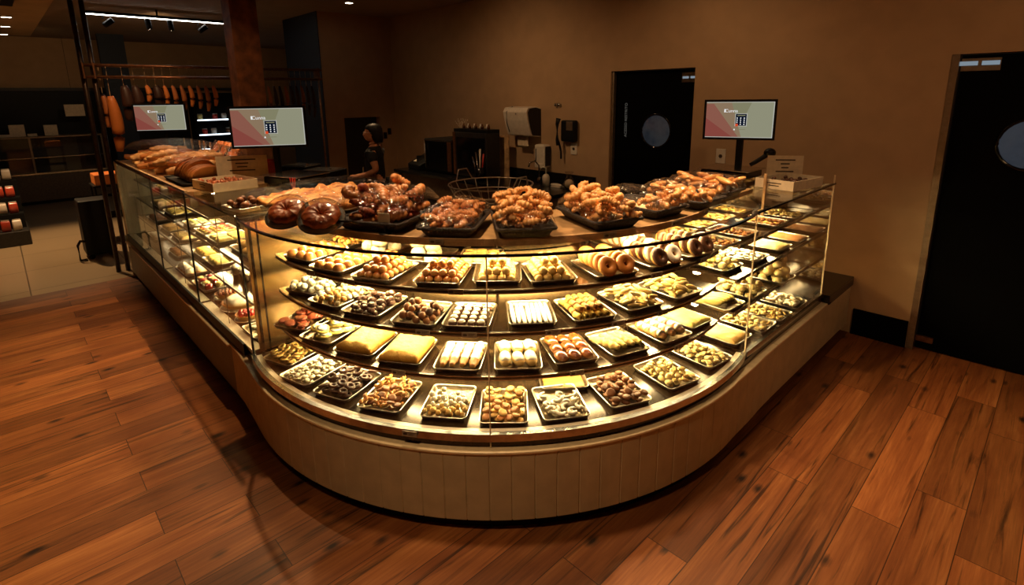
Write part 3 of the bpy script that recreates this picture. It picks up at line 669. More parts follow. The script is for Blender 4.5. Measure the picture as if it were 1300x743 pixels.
P('C', -1.32, 3.20, 180, 'small cream puffs', 'small_puff', [me(m_dome(.021, .026), 'pale')], 40, .020, .024, 'puff', 'small pale cream puff in the middle tray', RT)
P('C', -1.30, 3.60, 180, 'heaped meringue puffs', 'meringue', [me(m_dome(.025, .034), 'pale')], 54, .022, .028, 'meringue', 'large pale meringue in the tall heap', RT, .24, .30)
# --- middle shelf
P('B', -2.760, 1.149, 112, 'snowball cookies', 'snowball_cookie', [me(m_ball(.0165, .85), 'sugar')], 50, .0165, .028, 'cookie', 'white snowball cookie in the leftmost heap', tilt=1)
P('B', -2.509, 1.164, 106, 'sugared pecan balls', 'pecan_ball', [me(m_ball(.0135, .9), 'white_dust'), me(m_ball(.0135, .9), 'pale'), me(m_ball(.013, .9), 'golden')], 70, .0135, .023, 'cookie', 'small ball cookie in the mixed pale heap', tilt=1)
P('B', -2.277, 1.226, 114, 'chocolate crinkles', 'crinkle_cookie', [me(m_dome(.015, .018), 'crinkle'), me(m_dome(.0155, .018), 'crinkle'), me(m_dome(.015, .017), 'choco')], 62, .015, .017, 'cookie', 'chocolate crinkle cookie dusted white')
P('B', -2.022, 1.332, 123, 'chocolate truffles', 'truffle', [me(m_ball(.0165, .85), 'brown'), me(m_ball(.0165, .85), 'choco')], 34, .0165, .028, 'truffle', 'brown chocolate truffle in the part empty tray', area=(-.5, .5, -.5, .2), tilt=1)
dch = me(m_dome(.0205, .026), 'choco'); dsg = me(MB().lathe([(.0175, .0185), (.017, .021), (.012, .0265), (.004, .0285)], 12), 'sugar')
G('B', -1.839, 1.474, 130, 'sugar capped chocolate cakes', 'chocolate_cupcake', [dch], 4, 5, .044, .047, 'cupcake', 'small dark chocolate cake with a white sugar cap', kids=(('sugar_cap', dsg),))
G('B', -1.659, 1.691, 140, 'white wafer tubes', 'wafer_tube', [me(m_loaf(.235, .0115), 'icing')], 8, 1, .0238, .1, 'wafer', 'long white iced wafer tube lying in a row', rz=PI / 2, rzj=.02)
G('B', -1.512, 1.907, 155, 'open pastry horns', 'pastry_horn', [me(m_tubeopen(.05, .0145, .0085), 'golden'), me(m_tubeopen(.05, .0145, .0085), 'yellow')], 5, 4, .034, .056, 'pastry horn', 'golden hollow pastry horn in the lower layer', rz=PI / 2, rzj=.25)
t = (Matrix.Translation((-1.512, 1.907, SH[1] + .033)) @ Matrix.Rotation(rad(65), 4, 'Z'), .22, .28)
rows(t, 'pastry_horn', [me(m_tubeopen(.05, .0145, .0085), 'golden')], 4, 3, 'golden hollow pastry horn in the upper layer on the middle shelf', 'pastry horn', 'upper pastry horns', .034, .058, rz=PI / 2, rzj=.25)
P('B', -1.428, 2.164, 164, 'pale biscuit fingers', 'biscuit_finger', [me(m_loaf(.055, .011), 'golden_pale'), me(m_loaf(.055, .011), 'pale')], 52, .019, .019, 'biscuit', 'pale biscuit finger heaped in a tray')
P('B', -1.365, 2.439, 172, 'lemon biscuit fingers', 'lemon_finger', [me(m_loaf(.05, .012), 'custard'), me(m_loaf(.05, .012), 'golden_pale')], 50, .019, .019, 'biscuit', 'yellow biscuit finger in the end tray')
P('B', -1.398, 3.001, 176, 'lemon puffs', 'lemon_puff', [me(m_dome(.020, .024), 'pale'), me(m_dome(.019, .022), 'custard')], 34, .019, .022, 'puff', 'pale lemon puff in the first tray', RT)
P('B', -1.356, 3.29, 180, 'flat white sweets', 'coconut_sweet', [me(m_disc(.014, .009), 'sugar')], 60, .0145, .009, 'sweet', 'small white coconut sweet in the second tray', RT)
t = T('B', -1.34, 3.63, 180, 'crumb topped cake', extra=RT)
place('crumb_cake', [me(m_slab(.19, .25, .024, .004, 31), 'pale')], t[0], (0, 0, .004), 0, 'flat pale crumb cake on the middle shelf of the case by the wall', 'cake', None)
t = T('B', -1.33, 3.93, 180, 'brown flat cake', extra=RT)
place('brown_cake', [me(m_slab(.19, .25, .018, .004, 33), 'crumb')], t[0], (0, 0, .004), 0, 'flat brown cake at the wall end of the middle shelf', 'cake', None)
# --- top shelf
G('A', -2.70, 1.135, 104, 'round bread buns', 'bread_bun', [me(m_dome(.033, .046, 16), 'bun')], 3, 4, .0665, .064, 'bun', 'large round browned bread bun at the left end')
G('A', -2.43, 1.155, 108, 'sandwich buns', 'sandwich_bun', [me(m_dome(.030, .040, 16), 'bun')], 3, 4, .063, .063, 'bun', 'round golden sandwich bun in the second tray')
def pyramid(lv, x, y, dg, what, nm, mat, r, nx, ny, desc, cat='ball'):
    t = T(lv, x, y, dg, what, extra=CR); ms = [me(m_ball(r), mat)]
    rows(t, nm, ms, nx, ny, lab(desc + ', bottom layer', lv, CR), cat, what + ' bottom layer', 2.05 * r, 2.05 * r, rzj=3)
    rows(t, nm, ms, nx - 1, ny - 1, lab(desc + ', second layer', lv, CR), cat, what + ' second layer', 2.05 * r, 2.05 * r, z=1.45 * r, rzj=3)
    rows(t, nm, ms, max(1, nx - 2), max(1, ny - 3), lab(desc + ', topmost', lv, CR), cat, what + ' top layer', 2.05 * r, 2.05 * r, z=2.9 * r, rzj=3, off=(0, .01))
pyramid('A', -2.17, 1.235, 116, 'brown cheese balls', 'cheese_ball', 'bun', .0205, 4, 6, 'brown cheese bread ball')
pyramid('A', -1.928, 1.397, 128, 'cinnamon balls', 'cinnamon_ball', 'bun', .0195, 5, 6, 'reddish brown sweet ball')
pyramid('A', -1.766, 1.585, 136, 'cream balls', 'cream_ball', 'golden_pale', .0205, 4, 6, 'pale cream ball')
pyramid('A', -1.606, 1.752, 146, 'coconut balls', 'coconut_ball', 'golden_pale', .0205, 4, 6, 'pale coconut ball')
def donut(R_, r, ice=None):
    d = me(m_ring(R_, r, .9), 'donut'); k = ()
    if ice: k = (('icing', me(MB().torus(R_, r * .93, 20, 8, (0, 0, r * 1.12), .8), ice)),)
    return [d], k
dn, kk = donut(.029, .020); dn2, k2 = donut(.029, .020, 'choco'); dn3, k3 = donut(.029, .020, 'sugar')
t = T('A', -1.469, 1.995, 158, 'plain ring donuts', .23, .28, extra=CR)
for j in range(5):
    for i in range(2):
        place('ring_donut', dn, t[0], ((i - .5) * .094, -.10 + j * .047, .044), 0, 'plain golden ring donut leaning in a row on the top shelf', 'donut', 'plain ring donuts', (1.0, 0))
t = T('A', -1.392, 2.262, 168, 'chocolate donuts', extra=CR)
for j in range(5):
    for i in range(2):
        ch = (i + j) % 3 != 1
        place('iced_donut', dn2 if ch else dn3, t[0], ((i - .5) * .094, -.10 + j * .049, .044), 0, ('ring donut coated in dark chocolate' if ch else 'ring donut coated in white sugar') + ' leaning among the iced donuts', 'donut', 'chocolate donuts' if ch else 'sugared donuts', (1.0, 0), 1, k2 if ch else k3)
t = T('A', -1.357, 2.520, 174, 'sprinkled donuts', extra=CR)
for j in range(5):
    for i in range(2):
        place('sprinkled_donut', dn2, t[0], ((i - .5) * .094, -.10 + j * .049, .044), 0, 'dark sprinkled ring donut at the right end of the top shelf', 'donut', 'sprinkled donuts', (1.0, 0), 1, k2)
gran = [me(m_oval(.012, .008, .009), 'crumb'), me(m_oval(.011, .008, .009), 'walnut')]
P('A', -1.32, 2.80, 176, 'cinnamon crumbs', 'cinnamon_bite', gran, 62, .012, .009, 'biscuit', 'small brown cinnamon biscuit beside the donuts', '', .20, .25)
P('A', -1.33, 3.06, 180, 'granola clusters', 'granola_cluster', gran, 60, .012, .009, 'biscuit', 'small brown granola cluster in the front row', '', .20, .25)
P('A', -1.31, 3.45, 180, 'mixed crackers', 'cracker', [me(m_disc(.014, .007), 'golden_pale'), me(m_oval(.014, .010, .01), 'walnut')], 56, .014, .008, 'cracker', 'pale cracker in the tray past the glass joint', '', .22, .27)
P('A', -1.31, 3.74, 180, 'almond crackers', 'almond_cracker', [me(m_oval(.017, .012, .012), 'pale')], 50, .015, .011, 'cracker', 'pale almond cracker near the wall end', '', .22, .27)
back = [me(m_disc(.013, .008), 'golden_pale'), me(m_oval(.013, .009, .01), 'custard')]
for i, (y, wh) in enumerate(((2.84, 'yellow seed biscuits'), (3.10, 'lemon seed biscuits'), (3.37, 'butter seed biscuits'), (3.66, 'green tea biscuits'))):
    P('A', -1.60, y, 180, wh, 'seed_biscuit', back, 50, .013, .009, 'biscuit', ('first', 'second', 'third', 'fourth')[i].join(('pale seed biscuit in the ', ' tray of the rear row')), '', .20, .25)
# second row on the top shelf of the corner
def pol(Rr, a): return (CX + Rr * math.cos(rad(a)), CY + Rr * math.sin(rad(a)))
x, y = pol(1.10, -92); t = T('A', x, y, 92, 'fried snacks', .2, .24, extra=' in the rear row')
pile(t, 'fried_snack', [me(m_twig(.04, .009), 'golden'), me(m_ball(.014), 'yellow')], 34, .016, .016, 'yellow fried snack in the rear row at the left end of the top shelf', 'snack', 'fried snacks rear row')
for a, wh in ((-78, 'white steamed buns'), (-62, 'floury white buns')):
    x, y = pol(1.10, a); t = T('A', x, y, a + 180, wh, .22, .26, extra=' in the rear row')
    pile(t, 'white_bun', [me(m_dome(.033, .046, 16), 'sugar')], 12, .033, .040, ('smooth white bun' if a < -70 else 'floury white bun') + ' in the rear row of the top shelf', 'bun', wh, tilt=.15)
x, y = pol(1.09, -6); t = T('A', x, y, 172, 'dusted donuts', .22, .26, extra=' in the rear row')
for j in range(4):
    for i in range(2): place('dusted_donut', dn3, t[0], ((i - .5) * .092, -.08 + j * .049, .044), 0, 'white dusted ring donut in the rear row of the top shelf', 'donut', 'dusted donuts rear row', (1.0, 0), 1, k3)
x, y = pol(1.09, -48); t = T('A', x, y, 132, 'yellow rolls', .22, .26, extra=' in the rear row')
rows(t, 'yellow_roll', [me(m_loaf(.06, .02), 'golden_pale')], 3, 4, 'pale yellow roll in the rear row of the top shelf', 'roll', 'yellow rolls rear row', .06, .05)

# --- left bays
def plate(name, label, x, y, z, r): return single(name, MB().lathe([(r * .7, 0), (r, .010), (r * .97, .013), (r * .7, .005)], 20), 'white_plastic', label, 'plate', (x, y, z + .001), smooth=True)
# fruit trays on the middle shelf
def ltray(lv, x, y, what, where, w_=.30, d_=.26):
    return tray(f'silver tray of {what} {LV[lv][1]} {where}', x, y, LV[lv][0], 90, w_, d_)
t = ltray('B', -4.95, 1.14, 'kiwi cream tarts', 'of the straight run')
wt = me(m_dome(.032, .030, 14), 'icing'); fg = me(MB().lathe([(.020, .024), (.021, .029), (.012, .034), (.003, .034)], 10), 'fruit_green')
rows(t, 'kiwi_tart', [wt], 4, 3, 'white cream tart with green fruit', 'tart', 'kiwi cream tarts', .066, .072, kids=(('kiwi_topping', fg),))
t = ltray('B', -4.58, 1.14, 'strawberry custard tarts', 'of the straight run')
yt = me(m_dome(.032, .026, 14), 'custard'); fr = me(MB().lathe([(.020, .021), (.021, .026), (.012, .031), (.003, .031)], 10), 'fruit_red')
rows(t, 'strawberry_tart', [yt], 4, 3, 'yellow custard tart with red fruit', 'tart', 'strawberry custard tarts', .066, .072, kids=(('strawberry_topping', fr),))
t = ltray('B', -4.26, 1.14, 'long custard slices', 'near the joint')
rows(t, 'custard_slice', [me(m_slab(.06, .10, .03, .002, 41, 6, 8), 'custard')], 3, 2, 'pale custard slice with glossy top', 'cake slice', 'long custard slices', .075, .115)
t = ltray('C', -4.72, 1.13, 'pineapple slices', 'of the straight run')
rows(t, 'pineapple_slice', [me(m_slab(.05, .09, .035, .003, 42, 6, 8), 'yellow')], 4, 2, 'bright yellow pineapple slice', 'cake slice', 'pineapple slices', .064, .11)
t = ltray('C', -4.40, 1.13, 'lemon slices', 'of the straight run')
rows(t, 'lemon_slice', [me(m_slab(.05, .09, .035, .003, 43, 6, 8), 'custard')], 4, 2, 'pale lemon cream slice', 'cake slice', 'lemon slices', .064, .11)
for i, (x, y) in enumerate(((-3.98, 1.08), (-3.88, 1.10), (-3.78, 1.08), (-3.68, 1.10))):
    c = thing('dessert_cup', f'clear cup of white cream dessert, {("first", "second", "third", "fourth")[i]} from the middle bay', 'dessert cup', (x, y, SH[0] + .001), 0, 'cream dessert cups')
    part('cup', MB().lathe([(.026, 0), (.036, .062), (.038, .064), (.034, .062), (.024, .004)], 16), 'clear_tub', c, True)
    part('cream', MB().lathe([(.023, .006), (.032, .055), (.026, .070), (.010, .082), (.002, .086)], 14), 'icing', c, True)
t = ltray('D', -5.02, 1.06, 'cream cakes', 'of the middle bay', .34, .26)
cm = me(m_dome(.038, .055, 14), 'icing'); cb = me(MB().lathe([(.040, -.001), (.042, .012), (.038, .02)], 14), 'golden')
rows(t, 'cream_cake', [cm], 4, 3, 'white whipped cream cake on a pastry base', 'cake', 'white cream cakes', .08, .078, kids=(('pastry_base', cb),))
t = ltray('D', -4.50, 1.06, 'fruit jelly cups', 'of the middle bay', .34, .26)
for i in range(4):
    for j in range(3):
        mt = 'fruit_red' if (i + j) % 2 else 'custard'
        o = place('jelly_dessert', [me(MB().lathe([(.024, 0), (.030, .040), (.022, .050), (.004, .052)], 14), mt)], t[0], ((i - 1.5) * .078, (j - 1) * .075, 0), 0, ('red' if mt == 'fruit_red' else 'yellow') + ' jelly dessert in a clear cup on the case floor', 'jelly', ('red' if mt == 'fruit_red' else 'yellow') + ' jelly cups', kids=(('cup', me(MB().lathe([(.026, -.001), (.034, .048), (.035, .048), (.027, -.001)], 14, cap0=False, cap1=False), 'clear_tub')),))
def tart(label, x, y, r, top, h=.028, base='golden'):
    o = thing('round_tart', label, 'tart', (x, y, ZD + .016), 0)
    part('crust', MB().lathe([(r * .78, 0), (r, h), (r * 1.02, h + .003), (r * .9, h - .002), (r * .88, h - .006)], 20), base, o, True)
    mb = MB()
    if top == 'icing': mb.lathe([(r * .86, h - .004), (r * .84, h + .02), (r * .6, h + .035), (r * .1, h + .038)], 20)
    else:
        for k in range(14):
            a = k * 2.4; q = r * .74 * math.sqrt((k + .5) / 14); mb.ball((q * math.cos(a), q * math.sin(a), h + .004), .017, seg=8, rng=5)
    part('filling', mb, top, o, True)
for lb, x, y, r, tp in (('round tart heaped with dark glazed fruit behind the second glass post', -4.12, 1.03, .075, 'nuts'), ('large round cake covered in white cream on the case floor', -3.87, 1.05, .12, 'icing'), ('round tart heaped with red berries near the corner post', -3.60, 1.01, .075, 'fruit_red')):
    plate('cake_plate', 'white plate under the ' + lb.split(' on the')[0].split(' behind')[0].split(' near')[0], x, y, ZD, r * 1.12); tart(lb, x, y, r, tp)
t = ltray('D', -3.33, 1.03, 'wrapped sweets', 'beside the divider', .26, .22)
pile(t, 'wrapped_sweet', [me(m_loaf(.04, .012), 'sugar')], 22, .018, .02, 'white wrapped sweet on the case floor beside the divider', 'sweet', 'wrapped sweets')
# mirror side tart in the corner: a glazed red tart near the divider
plate('cake_plate', 'white plate under the red tart in the left end of the corner case', -2.98, 1.30, ZD, .10)
o = tart('round red glazed tart in the left end of the corner case', -2.98, 1.30, .085, 'fruit_red')
# white-green pastries under the glass top, nearest bay
t = tray('silver tray of cream pastries on the middle shelf of the bay nearest the corner', -3.80, 1.20, SH[1], 90, .34, .30)
pile(t, 'cream_pastry', [me(m_dome(.030, .038), 'icing'), me(m_dome(.028, .034), 'golden_pale')], 26, .03, .034, 'white cream pastry heaped under the glass top', 'pastry', 'cream pastries under the glass top')
t = tray('silver tray of pale pastries on the middle shelf beside the divider', -3.38, 1.20, SH[1], 90, .34, .30)
pile(t, 'pale_pastry', [me(m_dome(.030, .036), 'pale'), me(m_loaf(.07, .02), 'icing')], 24, .03, .032, 'pale pastry heaped beside the divider panel', 'pastry', 'pale pastries beside the divider')
# far bay
for (lv, x, what, nm, mt, dim) in (('B', -6.15, 'white sandwich slices', 'sandwich_slice', 'pale', (.07, .10, .04)), ('B', -5.62, 'cheese slices', 'cheese_slice', 'custard', (.07, .10, .03)), ('C', -5.9, 'flat pastry squares', 'pastry_square', 'golden_pale', (.07, .10, .03)), ('C', -5.45, 'crumb squares', 'crumb_square', 'pale', (.07, .1, .03)), ('C', -6.5, 'rye squares', 'rye_square', 'walnut', (.07, .1, .04)), ('D', -5.7, 'honey squares', 'honey_square', 'golden', (.07, .1, .03)), ('D', -6.6, 'iced squares', 'iced_square', 'icing', (.07, .1, .03)), ('A', -5.9, 'cream slices', 'cream_slice', 'pale', (.07, .1, .03))):
    t = tray(f'silver tray of {what} {LV[lv][1]} of the far bay', x, 1.14, LV[lv][0], 90, .36, .26)
    rows(t, nm, [me(m_slab(*dim, .003, 51, 5, 6), mt)], 4, 2, f'{what[:-1]} in neat rows {LV[lv][1]} of the far bay', 'slice', what + ' far bay', .082, .115)
t = tray('silver tray of red berry tarts on the middle shelf, far bay', -5.98, 1.42, SH[1], 90, .3, .26)
rows(t, 'berry_tart', [me(m_dome(.032, .032), 'fruit_red')], 3, 3, 'round red berry tart in the far bay', 'tart', 'red berry tarts', .09, .08)

# ------------------------------------------------------------------ price labels on the rails
def price_label(x, y, z, deg, label, stand=False):
    o = thing('price_label', label, 'price label', (x, y, z), rad(deg))
    part('card', MB().box(-.034, -.002, -.012, .034, .002, .014), 'grey_card', o, bev=.001)
    mb = MB(); mb.add([(-.019 + .010 * math.cos(2 * PI * i / 14), -.0026, .001 + .006 * math.sin(2 * PI * i / 14)) for i in range(14)], [tuple(range(14))])
    part('emblem', mb, 'ink', o)
    mb = MB()
    for k in range(3): mb.box(-.004, -.0027, .006 - k * .005, .028 - k * .006, -.0022, .0078 - k * .005)
    part('print', mb, 'ink', o)
for lv, ro, aa in (('C', 1.543, (-60.5, -30, -8)), ('B', 1.521, (-74, -48, -56, -34, -22, -12)), ('A', 1.521, (-80, -70, -50, -14, 0)), ('D', 1.69, (-56.5,))):
    z = LV[lv][0]
    for i, a in enumerate(aa):
        x, y = pol(ro + .004, a)
        price_label(x, y, z - .010 if lv != 'D' else z - .008, a + 90, f'grey price label clipped to the rail {LV[lv][1]}, {("first", "second", "third", "fourth", "fifth", "sixth")[i]} from left' if lv != 'D' else 'grey price label below the tray of sugared balls')
for i, (a, rr_) in enumerate(((-54, 1.434), (-22, 1.434), (-5, 1.434), (8, 1.434))):
    x, y = pol(rr_, a); price_label(x, y, ZT - .012, a + 90, f'grey price label on the wooden top board edge, {("first", "second", "third", "fourth")[i]} from left')
for i, (y, lv) in enumerate(((3.2, 'A'), (3.55, 'B'), (3.3, 'C'))):
    price_label(-1.183, y, LV[lv][0] - .010, 90, f'grey price label on the rail of the case by the wall {LV[lv][1]}')

# ------------------------------------------------------------------ on top of the counter
def basket(x, y, deg, w_, d_, what, h=.046):
    b = thing('pastry_basket', f'dark brown rectangular basket of {what} on the wooden counter top', 'basket', (x, y, ZT + .0035), rad(deg - 90))
    ro = lambda o, z: [(px, py, z) for px, py in rrect(w_ - o, d_ - o, .02)]
    part('basket_body', MB().rings([ro(.07, .001), ro(.012, h), ro(.028, h), ro(.08, .008)], True, True), 'basket', b, True)
    mb = MB(); P4 = ro(.006, h); mb.tube(P4, .008, 6, True); part('basket_rim', mb, 'basket', b, True)
    return Matrix.Translation((x, y, ZT + .0145)) @ Matrix.Rotation(rad(deg - 90), 4, 'Z'), w_ - .05, d_ - .05
def film(x, y, deg, w_, d_, h, label, seed, drop=.05):
    n = 18; mb = MB(); vs = []
    for j in range(n + 1):
        for i in range(n + 1):
            u, v = i / n * 2 - 1, j / n * 2 - 1; e = max(abs(u), abs(v))
            z = h * (1 - .22 * (u * u + v * v) / 2) - drop * max(0, e - .82) / .18
            z += .012 * mnoise.noise(Vector((u * 2.6 + seed, v * 2.6, seed))) + .006 * mnoise.noise(Vector((u * 7, v * 7 + seed, seed)))
            vs.append((u * w_ / 2, v * d_ / 2, z))
    mb.add(vs, [(j * (n + 1) + i, j * (n + 1) + i + 1, (j + 1) * (n + 1) + i + 1, (j + 1) * (n + 1) + i) for j in range(n) for i in range(n)])
    return single('plastic_film', mb, 'film', label, 'plastic film', (x, y, ZT + .02), rad(deg - 90), smooth=True)
cro = [me(m_croissant(.74), 'croissant'), me(m_croissant(.68), 'croissant')]; cro2 = [me(m_croissant(.62), 'croissant_red'), me(m_loaf(.065, .017, 4), 'croissant_red')]
rollb = [me(m_dome(.030, .034, 14), 'croissant'), me(m_loaf(.07, .025), 'croissant')]
for (rr_, a, dg, what, nm, ms, n, h, area, dsc) in (
        (1.24, -52.3, 128, 'sugared puff twists', 'puff_twist', cro2, 96, .022, (-.5, .5, -.5, .5), 'reddish puff twist heaped'),
        (1.255, -37.9, 142, 'small croissants', 'croissant', cro, 84, .028, (-.5, .5, -.5, .5), 'small golden croissant heaped'),
        (1.23, -19.5, 158, 'large croissants', 'large_croissant', cro, 80, .028, (-.5, .5, -.5, .5), 'plump croissant heaped'),
        (1.19, -2.6, 172, 'the last few croissants', 'leftover_croissant', cro, 20, .028, (-.5, .5, -.5, -.22), 'croissant left at the front of the paper lined basket'),
        (1.265, 12.8, 178, 'round rolls', 'dinner_roll', rollb, 62, .030, (-.5, .5, -.5, .5), 'rounded reddish bread roll heaped'),
        (None, 0, 180, 'long rolls', 'long_roll', [me(m_loaf(.14, .024), 'croissant')], 34, .032, (-.5, .5, -.5, .5), 'long reddish roll stacked')):
    if rr_: x, y = pol(rr_, a)
    else: x, y = -1.545, 3.12
    t = basket(x, y, dg, .268, .41, what)
    if nm == 'leftover_croissant':
        single('lining_paper', MB().add([(px, py, 0) for px, py in rrect(.19, .32, .02)], [tuple(range(20))]), 'paper', 'pale lining paper showing in the nearly empty basket', 'paper', (x, y, ZT + .0165), rad(dg - 90))
        place('leftover_croissant', cro, t[0], (-.02, .13, .004), 1., 'single croissant at the back of the paper lined basket', 'croissant', None)
    pile(t, nm, ms, n, .020, h, f'{dsc} in the basket of {what}' if nm != 'leftover_croissant' else dsc, 'croissant' if 'cro' in nm else 'pastry' if 'puff' in nm else 'roll', what, tuple(v * 1.3 for v in area), .45, gs=.72, rim=.036)
    film(x, y, dg, .262, .43, .118, f'crinkled clear plastic film over the basket of {what}', a + 60)
# glazed bread basket
x, y = -2.325, 1.36
t = basket(x, y, 118, .36, .42, 'glazed sweet breads')
pile(t, 'glazed_bread', [me(m_loaf(.10, .024, 5), 'reddish'), me(m_croissant(.9), 'croissant_red'), me(m_loaf(.09, .026, 4), 'croissant_red')], 58, .034, .030, 'dark glazed sweet bread piled in the domed basket', 'bread', 'glazed sweet breads', (-.55, .55, -.55, .55), .5, gs=.80, rim=.036)
film(x, y, 118, .37, .43, .165, 'crinkled clear plastic film over the glazed sweet breads', 5)
# flat pizza bread sheet on a long tray
t = tray('long flat metal tray of pizza bread on the corner counter top', -3.00, 1.375, ZT + .0045, 102, .62, .66, group='counter top trays')
o = place('pizza_bread', [me(m_slab(.57, .61, .065, .020, 61, 34, 34), 'focaccia')], t[0], (0, 0, .004), 0, 'large flat golden pizza bread sheet under plastic film', 'bread', None)
film(-3.00, 1.375, 102, (.66), .70, .115, 'crinkled clear plastic film over the pizza bread sheet', 9, .03)
# two glazed ring cakes in clear tubs
for i, (x, y, rz) in enumerate(((-2.63, .98, .2), (-2.405, 1.05, .4))):
    c = thing('ring_cake', ('dark glazed ring cake in a clear tub left of its twin', 'dark glazed ring cake in a clear tub beside the bread basket')[i], 'cake', (x, y, ZT + .060), rz)
    c.rotation_euler = (rad(24), rad(16), rz)
    part('cake_body', MB().tube([(.047 * math.cos(2 * PI * i / 40), .047 * math.sin(2 * PI * i / 40), .026) for i in range(40)], [.043 * (1 + .06 * math.cos(2 * PI * i / 4)) for i in range(40)], 10, True, .55), 'glaze', c, True)
    part('clear_lid', MB().lathe([(.108, .004), (.106, .035), (.09, .060), (.03, .064)], 24, cap0=False), 'clear_tub', c, True)
    part('tub_base', MB().lathe([(.10, -.003), (.111, .002), (.110, .004), (.09, -.001)], 24), 'black', c, True)
    part('sticker', MB().add([(-.1105, -.018, .010), (-.1105, .018, .010), (-.1075, .018, .036), (-.1075, -.018, .036)], [(0, 1, 2, 3)]), 'white_card', c).rotation_euler = (0, 0, rad(80) - rz)
# small tag on a stand
x, y = pol(1.40, -65)
c = thing('tag_stand', 'small beige card on a black stand before the bread basket', 'card holder', (x, y, ZT + .002), rad(25))
part('stand_base', MB().lathe([(.030, 0), (.030, .004), (.010, .008)], 16), 'black', c, True)
part('stem', MB().box(-.006, -.003, .006, .006, .003, .062), 'black', c)
part('card', MB().box(-.032, -.006, .055, .032, -.003, .098), 'white_card', c, bev=.001)
# choc bonbons in the corner at the left end under the glass
def carton(label, signlabel, x, y, rz, w_, d_, nm):
    c = thing('open_carton', label, 'carton', (x, y, ZT + .004), rz)
    mb = MB(); mb.box(-w_ / 2, -d_ / 2, 0, w_ / 2, d_ / 2, .004)
    for a in ((-w_ / 2, -d_ / 2, w_ / 2, -d_ / 2 + .004), (-w_ / 2, d_ / 2 - .004, w_ / 2, d_ / 2), (-w_ / 2, -d_ / 2 + .004, -w_ / 2 + .004, d_ / 2 - .004), (w_ / 2 - .004, -d_ / 2 + .004, w_ / 2, d_ / 2 - .004)):
        mb.box(a[0], a[1], .004, a[2], a[3], .062)
    part('box', mb, 'white_card', c)
    mb = MB()
    for k, wd in enumerate((.10, .07)): mb.box(-wd / 2, -d_ / 2 - .0006, .036 - k * .016, wd / 2, -d_ / 2 - .0001, .042 - k * .016)
    part('print', mb, 'ink', c)
    sx, sy, sa, sw, sh_ = (-4.38, 1.325, 1.06, .36, .165) if nm == 'left' else (-1.385, 3.975, .62, .235, .15)
    fl = part('sign_flap', MB().box(-sw / 2, 0, 0, sw / 2, .004, sh_), 'white_card', c); v_ = Matrix.Rotation(-rz, 3, 'Z') @ Vector((sx - x, sy - y, .0)); fl.location = (v_.x, v_.y, .03); fl.rotation_euler = (0, 0, sa - rz)
    mb = MB()
    for k, wd in enumerate((.55, .25, .2, .5)): mb.box(-wd / 2 * sw, -.0008, sh_ - .035 - k * .027, wd / 2 * sw, -.0003, sh_ - .026 - k * .027)
    part('sign_print', mb, 'ink', fl)
    T_ = (Matrix.Translation((x, y, ZT + .010)) @ Matrix.Rotation(rz, 4, 'Z'), w_ + .016, d_ + .016)
    return T_
t = carton('open cream carton of glazed nuts on the glass top of the left case', '', -4.16, 1.13, rad(6), .36, .30, 'left')
pile(t, 'glazed_nut', [me(m_ball(.014, .8), 'nuts'), me(m_oval(.016, .011, .014), 'nuts')], 120, .0135, .021, 'glossy reddish brown glazed nut heaped in the left carton', 'nut', 'glazed nuts in the left carton', tilt=1, rim=.056, frac=.8)
t = carton('open cream carton of dark nuts on the glass top by the wall', '', -1.28, 3.775, rad(-10), .26, .36, 'right')
pile(t, 'dark_nut', [me(m_ball(.013, .8), 'choco')], 80, .0135, .021, 'dark chocolate nut heaped in the right carton', 'nut', 'dark nuts in the right carton', tilt=1, rim=.056, frac=.8)

